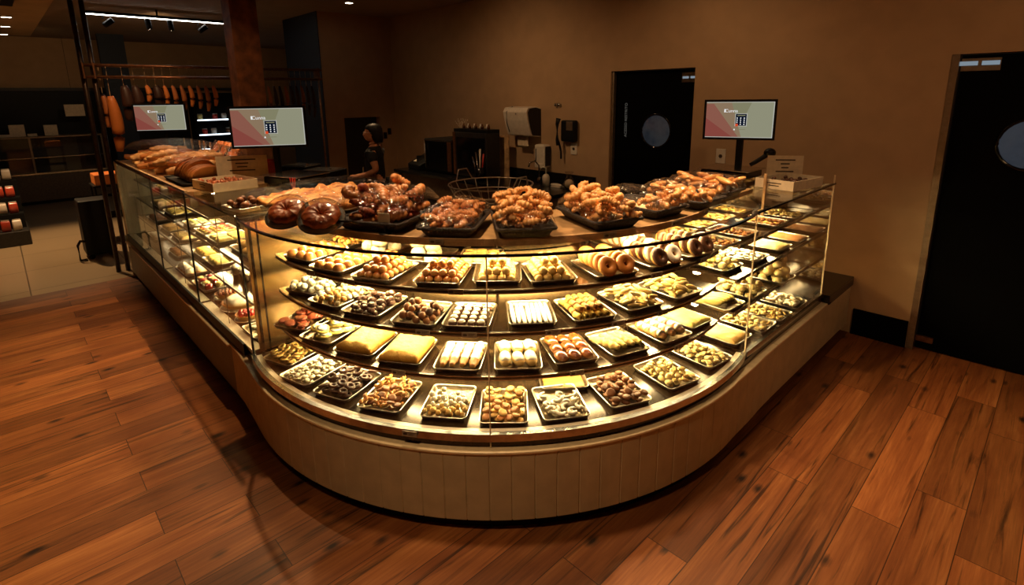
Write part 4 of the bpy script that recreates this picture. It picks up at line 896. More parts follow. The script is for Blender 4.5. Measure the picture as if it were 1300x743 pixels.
# scales with customer screens
def screen(parent, W, H_, rot, loc):
    h = bpy.data.objects.new('screen', None)
    body = MB(); fw = .017
    body.box(-W / 2 - fw, .004, -H_ / 2 - fw, W / 2 + fw, .03, H_ / 2 + fw)
    s = part('screen', body, 'black', parent, bev=.003); s.location = loc; s.rotation_euler = rot
    d_ = MB(); y = .0035
    def poly(pts, m): d_.m = m; nonlocal y; y -= .0004; d_.add([(px * W / 2, y, pz * H_ / 2) for px, pz in pts], [tuple(range(len(pts)))])
    poly([(-1, -1), (1, -1), (1, 1), (-1, 1)], 0)
    poly([(-1, -1), (.1, -1), (-.25, 1), (-1, 1)], 1)
    poly([(-.25, 1), (.35, 1), (.1, -.1), (-.1, .1)], 4)
    poly([(-1, .9), (-.78, .9), (.02, -1), (-1, -1)], 2)
    poly([(-1, .1), (-.15, -1), (-1, -1)], 3)
    poly([(-1, 1), (1, 1), (1, .965), (-1, .965)], 5); poly([(.975, -1), (1, -1), (1, 1), (.975, 1)], 5); poly([(-1, -1), (1, -1), (1, -.965), (-1, -.965)], 5)
    poly([(-.12, .36), (.24, .36), (.24, -.36), (-.12, -.36)], 5)
    poly([(-.10, .33), (.22, .33), (.22, -.33), (-.10, -.33)], 6)
    for r_ in range(4):
        for c_ in range(3):
            X = -.055 + c_ * .105; Z = .10 - r_ * .115
            poly([(X - .016, Z - .03), (X + .016, Z - .03), (X + .016, Z + .03), (X - .016, Z + .03)], 7)
    poly([(-.055, .27), (.18, .27), (.18, .22), (-.055, .22)], 4)
    poly([(-.10, -.22), (-.02, -.22), (-.02, -.36), (-.10, -.36)], 8)
    poly([(-.455, .42), (-.41, .42), (-.41, .60), (-.455, .60)], 7)
    poly([(-.15, -.58), (-.09, -.58), (-.12, -.48)], 7)
    poly([(-.06, -.555), (.20, -.555), (.20, -.515), (-.06, -.515)], 4)
    part('display', d_, ['scr_pale', 'scr_beige', 'scr_pink', 'scr_red', 'scr_green', 'scr_edge', 'scr_navy', 'scr_white', 'scr_hot'], s)
    text('display_lettering', 'Cunna', H_ * .13, s, (-W / 2 * .24, y - .002, H_ / 2 * .50), (rad(90), 0, 0), 'scr_white')
    return s
def scale(label, x, y, rz, sx, sy, sz, srot, mast=True, W=.50, H_=.275):
    c = thing('checkout_scale', label, 'scale', (x, y, ZT + .004), rz)
    mb = MB(); mb.prism([(-.17, -.14), (.17, -.14), (.17, .15), (-.17, .15)], .012, .062)
    part('scale_body', mb, 'black_gloss', c, bev=.01)
    for px in (-.14, .14):
        for py in (-.11, .12): part('foot', MB().lathe([(.012, 0), (.014, .012)], 10, (px, py, 0)), 'black', c)
    part('weighing_plate', MB().box(-.19, -.155, .066, .19, .16, .074), 'steel', c, bev=.003)
    part('keypad', MB().add([(-.15, -.1405, .02), (.02, -.1405, .02), (.02, -.1405, .055), (-.15, -.1405, .055)], [(0, 1, 2, 3)]), 'dark_cabinet', c)
    # mast and screen in scale space
    mi = Matrix.Rotation(-rz, 3, 'Z') @ Vector((sx - x, sy - y, 0))
    part('mast', MB().box(mi.x - .022, mi.y + .035, .05, mi.x + .022, mi.y + .06, sz - ZT), 'black', c)
    part('mast_foot', MB().box(mi.x - .07, mi.y - .02, .0, mi.x + .07, mi.y + .10, .05), 'black', c, bev=.006)
    screen(c, W, H_, (0, 0, srot - rz), (mi.x, mi.y, sz - ZT))
    return c
# direction to the viewer's right for each screen
scale('black checkout scale with lit screen beside the cream carton of nuts', -3.95, 1.55, rad(20), -4.184, 1.483, 1.689, math.atan2(.879, .478))
scale('black checkout scale with lit screen behind the piled breads', -6.80, 1.45, rad(20), -6.77, 1.295, 1.713, math.atan2(.86, .50), True, .47, .26)
scale('black checkout scale with lit screen in front of the beige wall', -1.735, 3.90, 0, -1.695, 3.879, 1.704, math.atan2(.366, .929), True, .45, .253)
# barcode scanner lying on the scale mast
c = thing('barcode_scanner', 'black hand scanner leaning beside the right hand screen', 'scanner', (-1.545, 3.90, ZT + .10), rad(35))
part('handle', MB().tube([(-.05, 0, .012), (-.02, 0, .03), (.03, 0, .065), (.055, 0, .085)], [.014, .015, .016, .02], 8), 'black', c, True)
part('scan_head', MB().ball((.075, 0, .10), .042, .032, .034, 12, 8), 'black_gloss', c, True)
# piled breads in plastic on the left run
brd = [me(m_loaf(.23, .040, 3, .8), 'bread'), me(m_loaf(.21, .043, 4, .8), 'bread_pale')]
pile((Matrix.Translation((-5.83, 1.19, ZT + .003)), 1.56, .50), 'bread_loaf', brd, 42, .05, .06, 'brown crusty loaf in the long row on the left counter top', 'bread', 'loaves along the left counter top', tilt=.25, rim=0, rzr=(rad(80), .35), frac=1., tries=16, gs=.95)
def m_slice(w_, h, t):
    P_ = [(w_ / 2 * math.cos(rad(a)), h * max(0, math.sin(rad(a))) ** .6) for a in range(0, 181, 15)]; n = len(P_)
    return MB().rings([[(-t / 2, y_ * .93, z_ * .95) for y_, z_ in P_], [(-t / 2 + .003, y_, z_) for y_, z_ in P_], [(t / 2 - .003, y_, z_) for y_, z_ in P_], [(t / 2, y_ * .93, z_ * .95) for y_, z_ in P_]])
sl = [me(m_slice(.25, h_, .022), m_) for h_, m_ in ((.150, 'bread'), (.130, 'bread_pale'), (.115, 'bread'))]
for i in range(8):
    place('bread_slice', sl, Matrix.Translation((-5.0 + i * .066, 1.10, ZT + .027)), (0, 0, 0), rad(20), 'upright brown bread slice at the near end of the row', 'bread', 'upright bread slices', (0, .42))
film(-5.62, 1.19, 90, 2.0, .56, .24, 'crinkled clear plastic film over the row of loaves', 17, .06)
single('bread_tray', m_tray(.62, .42, .02), ['black', 'black'], 'black tray under the upright bread slices', 'tray', (-4.72, 1.13, ZT + .001), smooth=True)
for i, (x, y) in enumerate(((-6.05, 1.46), (-5.98, 1.48), (-5.72, 1.47), (-5.45, 1.47), (-5.15, 1.45), (-6.6, 1.45), (-6.35, 1.46))):
    c = thing('wooden_spoon', 'wooden serving spoon standing upright behind the loaves', 'spoon', (x, y, ZT + .0), 0, 'wooden spoons behind the loaves')
    part('spoon_handle', MB().tube([(0, 0, .0), (0, 0, .17)], .005, 6), 'wood_light', c, True)
    part('spoon_bowl', MB().ball((0, 0, .195), .022, .008, .03, 10, 6), 'bread_pale', c, True)
# red leaf-like dried peppers behind
for i in range(9):
    place('dried_ham', [me(m_loaf(.20, .05, 3, .5), 'dark_meat' if i % 3 == 0 else 'ham')], Matrix.Translation((-6.0 + i * .085, 1.58, ZT)), (0, 0, .115), rad(70 + 20 * (i % 3)), 'dark red cured meat piece standing behind the loaves', 'meat', 'cured meat pieces behind the loaves', (0, -1.1 + .1 * (i % 4)))
# small goods by the left scale
c = thing('red_packet', 'red packet standing behind the left scale', 'packet', (-4.42, 1.56, ZT), rad(40))
part('packet_body', MB().box(-.05, -.02, 0, .05, .02, .13), 'red_plastic', c, bev=.004); part('packet_top', MB().box(-.05, -.004, .13, .05, .004, .15), 'red_plastic', c)
c = thing('red_pen_cup', 'slim cup of red pens beside the left scale', 'pen holder', (-3.36, 1.30, ZT + .004))
part('cup', MB().lathe([(.022, 0), (.026, .07), (.023, .07), (.02, .004)], 14), 'clear_tub', c, True)
for i in range(3): part('pen', MB().tube([(.006 * (i - 1), .004, .006), (.014 * (i - 1), .01 * (i - 1), .13)], .004, 6), 'red_plastic', c)
t = tray('round-cornered tray of chocolate bonbons beside the divider', -3.23, .965, ZT + .004, 100, .22, .18, group='counter top trays')
pile(t, 'bonbon', [me(m_ball(.018), 'walnut'), me(m_ball(.018), 'choco')], 18, .018, .03, 'brown bonbon on the glass top beside the divider', 'bonbon', 'bonbons on the glass top', tilt=1)

# ------------------------------------------------------------------ back counter and things on it
ZB = .90
bc = thing('back_counter', 'black topped work counter along the back wall', 'counter')
part('cabinet', MB().box(-6.6, 4.10, .02, -3.62, YW - .003, ZB - .04), 'fridge_base', bc)
part('worktop', MB().box(-6.66, 4.02, ZB - .04, -3.60, YW - .003, ZB), 'granite_black', bc, bev=.004)
part('backsplash', MB().box(-5.6, YW - .022, ZB, -3.60, YW - .002, 1.005), 'granite_black', bc)
part('end_panel', MB().box(-6.64, 4.06, .02, -6.601, YW - .003, ZB - .04), 'cream_panel', bc)
wc = thing('work_island', 'low dark work counter between the case and the back wall', 'counter')
part('cabinet', MB().box(-6.7, 2.45, .0, -3.9, 3.0, .86), 'dark_cabinet', wc)
part('worktop', MB().box(-6.75, 2.40, .86, -3.85, 3.05, .90), 'black_gloss', wc, bev=.004)
def cashbox(label, x, y, z, rz, w_, d_, h):
    c = thing('bagging_machine', label, 'machine', (x, y, z), rz)
    part('housing', MB().box(-w_ / 2, -d_ / 2, 0, w_ / 2, d_ / 2, h), 'black', c, bev=.012)
    part('top_plate', MB().box(-w_ / 2 + .02, -d_ / 2 + .02, h, w_ / 2 - .02, d_ / 2 - .02, h + .008), 'steel', c)
    part('dial', MB().lathe([(.018, 0), (.016, .012)], 12, (w_ * .25, 0, h + .008)), 'chrome', c)
cashbox('black packing machine with steel plate on the island, left of the server', -6.05, 2.72, .90, .5, .40, .34, .18)
cashbox('black packing machine with steel plate behind the left screen', -6.55, 2.66, .90, .5, .36, .30, .20)
# label printer scale on the back counter left end
c = thing('label_printer', 'sloping black label printer at the left end of the back counter', 'printer', (-6.36, 4.36, ZB + .002), rad(-10))
part('printer_body', MB().add([(-.2, -.18, 0), (.2, -.18, 0), (.2, .18, 0), (-.2, .18, 0), (-.2, -.18, .07), (.2, -.18, .07), (.2, .18, .24), (-.2, .18, .24)], [(3, 2, 1, 0), (4, 5, 6, 7), (0, 1, 5, 4), (1, 2, 6, 5), (2, 3, 7, 6), (3, 0, 4, 7)]), 'black', c, bev=.01)
part('label_roll', MB().add([(-.14, -.12, .101), (-.04, -.12, .101), (-.04, .02, .167), (-.14, .02, .167)], [(0, 1, 2, 3)]), 'white_card', c)
part('steel_bar', MB().box(.0, -.13, .098, .018, .06, .19), 'steel', c)
# microwave and oven
c = thing('small_oven', 'black countertop oven with glass door on the back counter', 'oven', (-5.82, 4.42, ZB), 0)
part('oven_body', MB().box(-.30, -.22, .01, .30, .24, .45), 'black', c, bev=.008)
part('oven_door', MB().box(-.28, -.232, .04, .20, -.222, .42), 'black_gloss', c)
part('door_handle', MB().tube([(-.25, -.25, .08), (-.25, -.25, .38)], .008, 8), 'steel', c, True)
part('top_trim', MB().box(-.30, -.226, .42, .30, -.21, .44), 'steel', c)
part('control_panel', MB().box(.21, -.228, .04, .29, -.222, .42), 'copper', c)
c = thing('large_oven', 'taller dark oven beside the small oven', 'oven', (-5.17, 4.42, ZB), 0)
part('oven_body', MB().box(-.33, -.20, .01, .31, .02, .56), 'dark_cabinet', c, bev=.008)
part('side_trim', MB().box(-.335, -.21, .02, -.29, -.19, .56), 'copper', c)
part('oven_door', MB().box(-.26, -.208, .06, .28, -.20, .50), 'black_gloss', c)
part('vent_top', MB().box(-.33, -.19, .56, .31, .015, .60), 'black', c)
for i in range(9):
    single('small_jar', MB().lathe([(.018, 0), (.02, .03), (.012, .045), (.013, .06)], 10), 'white_plastic' if i % 2 else 'copper', 'small pale jar on top of the dark ovens', 'jar', (-5.42 + i * .06, 4.33 + .03 * (i % 2), ZB + .601), group='jars on the ovens', smooth=True)
c = thing('flower_pot', 'small pot of dry white flowers on top of the ovens', 'plant', (-5.55, 4.40, ZB + .465 - .004))
part('pot', MB().lathe([(.03, 0), (.04, .10), (.036, .10)], 12), 'copper', c, True)
mb = MB()
for i in range(16):
    a = i * 2.4; r_ = .02 + .006 * (i % 9); mb.tube([(0, 0, .08), (r_ * .5 * math.cos(a), r_ * .5 * math.sin(a), .15), (r_ * 1.3 * math.cos(a), r_ * 1.3 * math.sin(a), .20 + .012 * (i % 5))], .0016, 4); mb.ball((r_ * 1.3 * math.cos(a), r_ * 1.3 * math.sin(a), .20 + .012 * (i % 5)), .007, seg=6, rng=4)
part('flowers', mb, 'white_card', c, True, kind='stuff')
o = single('cutting_board', MB().prism([(-.15, -.012), (.15, -.012), (.15, .012), (-.15, .012)], 0, .52), 'wood_light', 'upright pale cutting board leaning beside the ovens', 'cutting board', (-4.97, 4.55, ZB + .002), bev=.008)
# utensil pot
c = thing('utensil_pot', 'dark pot holding utensils in front of the ovens', 'utensil holder', (-4.92, 4.15, ZB + .001))
part('pot', MB().lathe([(.06, 0), (.065, .16), (.06, .16), (.055, .005)], 16), 'black_gloss', c, True)
for i, (dx, dy, l, m_) in enumerate(((-.05, 0, .34, 'chrome'), (-.02, .03, .36, 'wood_light'), (.02, .0, .38, 'white_plastic'), (.05, .02, .32, 'red_plastic'), (.09, .03, .30, 'black'), (-.10, 0, .28, 'chrome'))):
    part('utensil', MB().tube([(dx * .3, dy, .01), (dx * 1.2, dy, l)], [.006, .011], 7), m_, c, True)
# sink ware: wire basket in front
c = thing('wire_basket', 'round chrome wire basket behind the croissant baskets', 'wire basket', (-3.66, 3.22, -.06))
part('stand_leg', MB().tube([(0, 0, .061), (0, 0, .98)], .02, 8), 'steel', c)
mb = MB()
for z, r_ in ((.98, .22), (1.08, .34), (1.17, .39)): mb.torus(r_, .006, 32, 6, (0, 0, z))
for i in range(20):
    a = 2 * PI * i / 20; mb.tube([(.22 * math.cos(a), .22 * math.sin(a), .98), (.34 * math.cos(a), .34 * math.sin(a), 1.08), (.39 * math.cos(a), .39 * math.sin(a), 1.17)], .003, 5)
mb.tube([(.22 * math.cos(rad(a)), .22 * math.sin(rad(a)), .98) for a in (0, 180)], .004, 5); mb.tube([(.22 * math.cos(rad(a)), .22 * math.sin(rad(a)), .98) for a in (90, 270)], .004, 5)
part('wire_bowl', mb, 'bright_wire', c, True)
for sx in (-1, 1):
    part('basket_handle', MB().tube([(.385 * sx, -.10, 1.17), (.41 * sx, -.05, 1.27), (.41 * sx, .05, 1.27), (.385 * sx, .10, 1.17)], .006, 6), 'bright_wire', c, True)
# tap, soap pump, dispensers, phone, outlets
c = thing('water_tap', 'chrome swan neck tap at the sink on the back counter', 'tap', (-4.28, 4.52, ZB))
part('tap_base', MB().lathe([(.024, 0), (.022, .05), (.012, .06)], 12), 'chrome', c, True)
part('spout', MB().tube([(0, 0, .05), (0, 0, .20), (-.02, -.05, .26), (-.04, -.11, .24), (-.045, -.13, .19)], .010, 8), 'chrome', c, True)
part('tap_lever', MB().tube([(.02, 0, .05), (.09, -.02, .09)], .007, 6), 'chrome', c, True)
c = thing('soap_pump', 'white pump bottle beside the tap', 'bottle', (-4.06, 4.40, ZB))
part('bottle', MB().lathe([(.040, 0), (.042, .10), (.03, .125), (.012, .135)], 14), 'white_plastic', c, True)
part('pump', MB().tube([(0, 0, .13), (0, 0, .20), (-.02, -.02, .215), (-.05, -.03, .20)], .010, 7), 'white_plastic', c, True)
c = thing('dish_cloth', 'rolled pale cloth beside the pump bottle', 'cloth', (-3.92, 4.42, ZB))
part('roll', m_loaf(.16, .025), 'white_plastic', c, True); part('fold', MB().box(-.06, -.03, .0, .07, .05, .008), 'white_plastic', c)
c = thing('paper_bag', 'crumpled pale bag at the right end of the back counter', 'bag', (-3.72, 4.40, ZB))
part('bag_body', MB().lathe([(.06, 0), (.075, .05), (.05, .10), (.025, .15), (.05, .19)], 9), 'film', c, True); part('bag_goods', MB().ball((0, 0, .06), .05, seg=8), 'white_card', c, True)
c = thing('towel_dispenser', 'cream curved paper towel dispenser on the back wall', 'dispenser', (-4.615, YW, 1.41))
prof = [(0, 0), (-.17, .02), (-.20, .10), (-.23, .20), (-.25, .30), (-.22, .35), (-.10, .36), (0, .34)]
mb = MB(); n = len(prof)
mb.add([(-.22, y_, z_) for y_, z_ in prof] + [(.18, y_, z_) for y_, z_ in prof], [tuple(range(n)), tuple(range(2 * n - 1, n - 1, -1))] + [(i, n + i, n + (i + 1) % n, (i + 1) % n) for i in range(n)])
part('cover', mb, 'white_plastic', c, bev=.01)
mb = MB(); mb.add([(.1815, y_ * .9, z_ * .94 + .01) for y_, z_ in prof], [tuple(range(n))]); part('side_window', mb, 'black_gloss', c)
part('paper_sheet', MB().box(-.12, -.10, -.11, .06, -.096, .02), 'white_card', c)
part('lock', MB().lathe([(.012, 0), (.012, .004)], 10, (.0, 0, 0)), 'black', c).location = (0, -.245, .28)
part('seam', MB().tube([(-.16, -.20, .06), (-.17, -.232, .18), (-.15, -.252, .30), (-.12, -.18, .362)], .004, 5), 'black', c, True)
c = thing('soap_dispenser', 'cream soap dispenser on the back wall above the tap', 'dispenser', (-4.345, YW, 1.06))
part('cover', MB().box(-.10, -.11, 0, .07, -.0, .27), 'white_plastic', c, bev=.02); part('side_window', MB().box(.071, -.10, .02, .075, -.01, .25), 'black_gloss', c)
part('slot', MB().box(-.075, -.113, .06, -.065, -.109, .22), 'black', c); part('push_bar', MB().box(-.08, -.125, .0, .05, -.11, .05), 'white_plastic', c, bev=.008)
c = thing('wall_phone', 'black wall phone with hanging handset left of the black door', 'phone', (-3.98, YW, 1.38))
part('phone_body', MB().box(-.09, -.07, 0, .12, -.002, .24), 'black', c, bev=.02)
part('handset', MB().tube([(-.10, -.09, .26), (-.11, -.10, .20), (-.11, -.10, .02), (-.10, -.09, -.04)], [.028, .02, .02, .026], 8), 'black', c, True)
part('cord', MB().tube([(-.10, -.07, -.04), (-.095, -.05, -.12), (-.09, -.05, -.20)], .012, 7), 'black', c, True)
part('keypad', MB().box(.0, -.074, .13, .09, -.07, .23), 'alu', c)
def outlet(x, z, label, dark=False):
    c = thing('wall_outlet', label, 'outlet', (x, YW, z))
    part('plate', MB().box(-.045, -.010, -.065, .045, -.001, .065), 'white_plastic', c, bev=.003)
    part('socket', MB().lathe([(.018, 0), (.018, .003)], 6, (0, 0, 0)), 'ink', c).rotation_euler = (rad(90), 0, 0); c.children[-1].location = (0, -.0105, 0)
outlet(-3.92, 1.30, 'cream wall outlet below the black wall phone'); outlet(-2.20, 1.34, 'cream wall outlet behind the right hand scale')
c = thing('chrome_stud', 'small chrome double stud on the wall above the phone', 'wall hook', (-4.16, YW, 1.79))
for dx in (-.025, .025): part('stud_ball', MB().ball((dx, -.02, 0), .022, seg=10), 'chrome', c, True)
part('mount_plate', MB().box(-.04, -.008, -.012, .04, -.001, .012), 'black', c)
for i, (y_, z_) in enumerate(((4.52, 1.30), (4.60, 1.36))): single('wall_switch', MB().box(0, -.03, -.05, .012, .03, .05), 'black', ('black wall switch beside the low doorway' if i == 0 else 'black wall intercom in the corner by the low doorway'), 'switch', (XL + .001, y_, z_), bev=.003)

# ------------------------------------------------------------------ the server behind the counter
def skin_mesh(name, joints, edges, mat, parent=None, sub=2):
    m_ = bpy.data.meshes.new(name); m_.from_pydata([j[:3] for j in joints], edges, []); m_.materials.append(MATS[mat])
    o = bpy.data.objects.new(name, m_); COL.objects.link(o)
    if parent: o.parent = parent
    sk = o.modifiers.new('Skin', 'SKIN'); sk.use_smooth_shade = True
    for i, j in enumerate(joints):
        rr_ = j[3] if isinstance(j[3], tuple) else (j[3], j[3]); m_.skin_vertices[0].data[i].radius = rr_; m_.skin_vertices[0].data[i].use_root = (i == 0)
    s = o.modifiers.new('Sub', 'SUBSURF'); s.levels = sub; s.render_levels = sub
    return o
# local frame: +x is the way she faces, +y her left, height z
pr = thing('person', 'woman in a black t-shirt and glasses, looking left with one hand on the counter', 'person', (-5.99, 3.36, 0), math.atan2(-.75, -.66))
J = [(0, 0, .86, (.125, .15)), (0, 0, 1.00, (.115, .135)), (.01, 0, 1.16, (.115, .15)), (0, 0, 1.26, (.085, .13)), (.01, 0, 1.325, .052), (.025, 0, 1.375, .05),
     (0, .165, 1.245, .055), (-.03, .21, 1.12, .050), (-.06, .225, 1.04, .044), (.06, .20, .985, .038), (.22, .155, .940, .028), (.275, .14, .930, .026),
     (0, -.165, 1.245, .055), (-.02, -.20, 1.10, .047), (-.02, -.21, 1.00, .040), (.10, -.18, .955, .034), (.21, -.12, .935, .026), (.25, -.11, .930, .026),
     (0, .085, .80, .10), (.01, .09, .50, .070), (0, .09, .46, .062), (-.01, .09, .10, .042), (0, -.085, .80, .10), (.01, -.09, .50, .070), (0, -.09, .46, .062), (-.01, -.09, .10, .042),
     (.02, .09, .05, .045), (.13, .10, .035, .036), (.02, -.09, .05, .045), (.13, -.10, .035, .036)]
E_ = [(0, 1), (1, 2), (2, 3), (3, 4), (4, 5), (3, 6), (6, 7), (7, 8), (8, 9), (9, 10), (10, 11), (3, 12), (12, 13), (13, 14), (14, 15), (15, 16), (16, 17), (0, 18), (18, 19), (19, 20), (20, 21), (0, 22), (22, 23), (23, 24), (24, 25), (21, 26), (26, 27), (25, 28), (28, 29)]
for (wx, wy, s) in ((.275, .14, 1), (.25, -.11, -1)):       # palm and fingers, thumb on the inner side
    w0 = 11 if s > 0 else 17
    for k, (dy, l) in enumerate(((.030, .062), (.011, .072), (-.009, .066), (-.027, .050))):
        b = len(J); J += [(wx + .045, wy + dy * s * .8, .930, .0105), (wx + .045 + l * .55, wy + dy * s, .934, .0085), (wx + .045 + l, wy + dy * s * 1.05, .916, .007)]
        E_ += [(w0, b), (b, b + 1), (b + 1, b + 2)]
    b = len(J); J += [(wx + .012, wy - .038 * s, .926, .0105), (wx + .045, wy - .058 * s, .918, .0085)]; E_ += [(w0, b), (b, b + 1)]
skin_mesh('body', J, E_, 'skin', pr)
hd = MB()   # head: rings with a brow, nose, lips and chin along +x
ZH = 1.37
for_rings = []
for z, rx, ry, cx in ((0, .050, .045, .012), (.022, .074, .055, .020), (.05, .085, .063, .018), (.085, .092, .070, .012), (.115, .095, .074, .006), (.15, .094, .074, 0), (.175, .084, .066, -.004), (.195, .058, .046, -.008), (.205, .02, .018, -.01)):
    ring = []
    for i in range(20):
        a = 2 * PI * i / 20; x_ = cx + rx * math.cos(a); y_ = ry * math.sin(a)
        if i == 0:
            x_ += {.05: .012, .085: .026, .115: .006, .022: .004}.get(z, 0)
        if i in (1, 19): x_ += {.05: .003, .085: .004, .115: -.005}.get(z, 0)
        ring.append((x_, y_, ZH + z))
    for_rings.append(ring)
hd.rings(for_rings)
for s in (1, -1): hd.ball((-.002, .073 * s, ZH + .095), .016, .007, .026, 8, 6)
h = part('head', hd, 'skin', pr, True)
for s in (1, -1): part('eye', MB().ball((.088, .030 * s, ZH + .108), .010, .012, .007, 8, 6), 'white_plastic', h, True); part('pupil', MB().ball((.096, .030 * s, ZH + .108), .0045, seg=6, rng=4), 'hair', h, True)
part('mouth', MB().ball((.101, 0, ZH + .046), .006, .02, .006, 8, 5), 'reddish', h, True)
hr = MB(); rr_ = []
for z, rx, ry, cx in ((-.015, .048, .062, -.062), (.03, .072, .078, -.048), (.085, .094, .084, -.026), (.125, .102, .084, -.014), (.155, .106, .084, -.008), (.185, .094, .074, -.008), (.208, .064, .05, -.01), (.219, .02, .018, -.01)):
    lim = (.0, .005, .012, .030, .092, 1, 1, 1)[len(rr_)]
    rr_.append([(min(cx + rx * math.cos(2 * PI * i / 24), lim), ry * math.sin(2 * PI * i / 24), ZH + z) for i in range(24)])
hr.rings(rr_); part('hair', hr, 'hair', pr, True)
gl = MB()
for s in (1, -1):
    gl.tube([(.108, .032 * s + .022 * math.cos(2 * PI * i / 12), ZH + .106 + .017 * math.sin(2 * PI * i / 12)) for i in range(12)], .002, 5, True)
    gl.tube([(.108, .054 * s, ZH + .11), (.05, .078 * s, ZH + .112), (-.01, .079 * s, ZH + .105)], .002, 5)
gl.tube([(.108, -.010, ZH + .11), (.108, .010, ZH + .11)], .002, 5); part('glasses', gl, 'white_plastic', pr, True)
SJ = [(0, 0, .84, (.135, .162)), (0, 0, 1.00, (.125, .147)), (.01, 0, 1.16, (.125, .162)), (0, 0, 1.262, (.100, .150)), (.005, 0, 1.318, .068), (0, .168, 1.247, .072), (-.028, .21, 1.12, .062), (0, -.168, 1.247, .072), (-.018, -.202, 1.10, .060)]
skin_mesh('shirt', SJ, [(0, 1), (1, 2), (2, 3), (3, 4), (3, 5), (5, 6), (3, 7), (7, 8)], 'shirt', pr)
skin_mesh('trousers', [(0, 0, .85, (.130, .155)), (0, .085, .79, .108), (.01, .09, .50, .08), (-.01, .09, .09, .062), (0, -.085, .79, .108), (.01, -.09, .50, .08), (-.01, -.09, .09, .062)], [(0, 1), (1, 2), (2, 3), (0, 4), (4, 5), (5, 6)], 'shirt', pr)
part('badge', MB().box(.138, .02, 1.0, .142, .075, 1.06), 'white_card', pr); part('apron_pocket', MB().box(.137, -.02, .88, .143, .10, .99), 'apron_cloth', pr)

# ------------------------------------------------------------------ sausage rack, far deli, ceiling fittings
rk = thing('sausage_rack', 'tall copper pipe rack for hanging sausages at the far end of the counter', 'rack')
for y_ in (.765, .855): part('rack_post', MB().tube([(-7.3, y_, 0), (-7.3, y_, ZC - .002)], .024, 8), 'dark_steel', rk, True)
for z_ in (2.15, 2.27):
    for x_ in (-7.36, -7.24): part('rack_rail', MB().tube([(x_, .78, z_), (x_, 3.34, z_)], .015, 8), 'copper', rk, True)
for y_ in (.765, .855, 3.3): part('cross_bar', MB().box(-7.38, y_ - .008, 2.13, -7.22, y_ + .008, 2.29), 'copper', rk)
part('rack_post', MB().tube([(-7.3, 3.32, 0), (-7.3, 3.32, 2.3)], .014, 8), 'copper', rk, True)
def sausage(name, label, y_, l, r_, mat, x_=-7.3, group=None, ztop=2.06, waves=0):
    c = thing(name, label, 'sausage', (x_, y_, 0), 0, group)
    mb = MB(); n = 13; P_ = [(0, .02 * math.sin(t * 3), ztop - l * t) for t in [i / (n - 1) for i in range(n)]]
    mb.tube(P_, [r_ * max(.22, math.sin(PI * (.05 + .9 * i / (n - 1))) ** .4) for i in range(n)], 10); part('meat', mb, mat, c, True)
    part('string', MB().tube([(0, 0, ztop - .01), (.0, .0, 2.27)], .003, 5), 'wood_light', c)
sausage('hanging_mortadella', 'huge orange mortadella hanging at the post of the rack', .965, .60, .060, 'ham', -7.30, ztop=1.95)
sausage('hanging_mortadella', 'smaller brown sausage hanging behind the huge mortadella', .92, .36, .036, 'sausage', -7.46, ztop=1.97)
for i, (y_, l, r_, mt, lb) in enumerate(((1.10, .38, .06, 'dark_meat', 'dark ham hanging next to the mortadella'), (1.20, .34, .055, 'dark_meat', 'second dark ham hanging next to the mortadella'), (1.31, .18, .03, 'ham', 'short red sausage hanging between dark hams'), (1.40, .24, .05, 'dark_meat', 'third dark ham hanging from the rack'))):
    sausage('hanging_ham', lb, y_, l, r_, mt)
for i in range(7):
    sausage('hanging_sausage', 'brown sausage hanging left of the wooden column', 1.48 + i * .085, .24 + .03 * (i % 3), .026, 'sausage' if i % 3 else 'ham', group='sausages left of the column')
for i in range(12):
    sausage('hanging_salami', 'dark thin salami hanging before the blue wall', 2.42 + i * .072, .36 + .03 * (i % 3), .024, 'dark_meat' if i % 3 else 'sausage', group='salamis before the blue wall')
# track light
tl = thing('track_light', 'black ceiling track with a bright white strip', 'track light')
part('track', MB().box(-8.93, 1.02, 2.985, -8.87, 2.70, 3.02), 'black', tl); part('led_line', MB().box(-8.925, 1.04, 2.978, -8.875, 2.68, 2.9849), 'led_white', tl)
part('hanger', MB().box(-8.905, 1.84, 3.02, -8.895, 1.86, ZC - .001), 'black', tl)
for i, y_ in enumerate((1.24, 1.74, 2.0, 2.34)):
    c = thing('spot_lamp', f'black spot lamp under the ceiling track, {("first", "second", "third", "fourth")[i]} from left', 'lamp', (-8.9, y_, 2.90), 0)
    part('arm', MB().box(-.006, -.006, .03, .006, .006, .077), 'black', c)
    hsg = part('housing', MB().lathe([(.035, 0), (.036, .03), (.036, .12), (.028, .13)], 12), 'black', c, True); hsg.rotation_euler = (rad(-50 if i in (0, 3) else 10), rad(25), 0); hsg.location = (0, 0, -.05)
    part('lens', MB().lathe([(.03, -.002), (.031, .002)], 12), 'lamp' if i in (1, 2) else 'black_gloss', hsg)
def downlight(x, y, z, label, grp=None):
    c = thing('downlight', label, 'lamp', (x, y, z), 0, grp)
    part('trim_ring', MB().torus(.055, .008, 20, 6), 'white_plastic', c, True); part('lamp_disc', MB().lathe([(.048, -.004), (.047, -.002)], 20), 'lamp', c)
for i, (x, y) in enumerate(((-9.07, .32), (-10.19, .33), (-11.35, .33))): downlight(x, y, 2.896, f'round downlight in the lowered ceiling, {("nearest", "middle", "farthest")[i]} of three')
downlight(-6.75, 3.57, ZC - .004, 'round downlight in the main ceiling near the blue wall')
single('ceiling_vent', MB().box(-.55, -.05, -.012, .55, .05, 0), 'black', 'black slot vent in the lowered ceiling', 'vent', (-7.45, .30, 2.899), bev=.004)
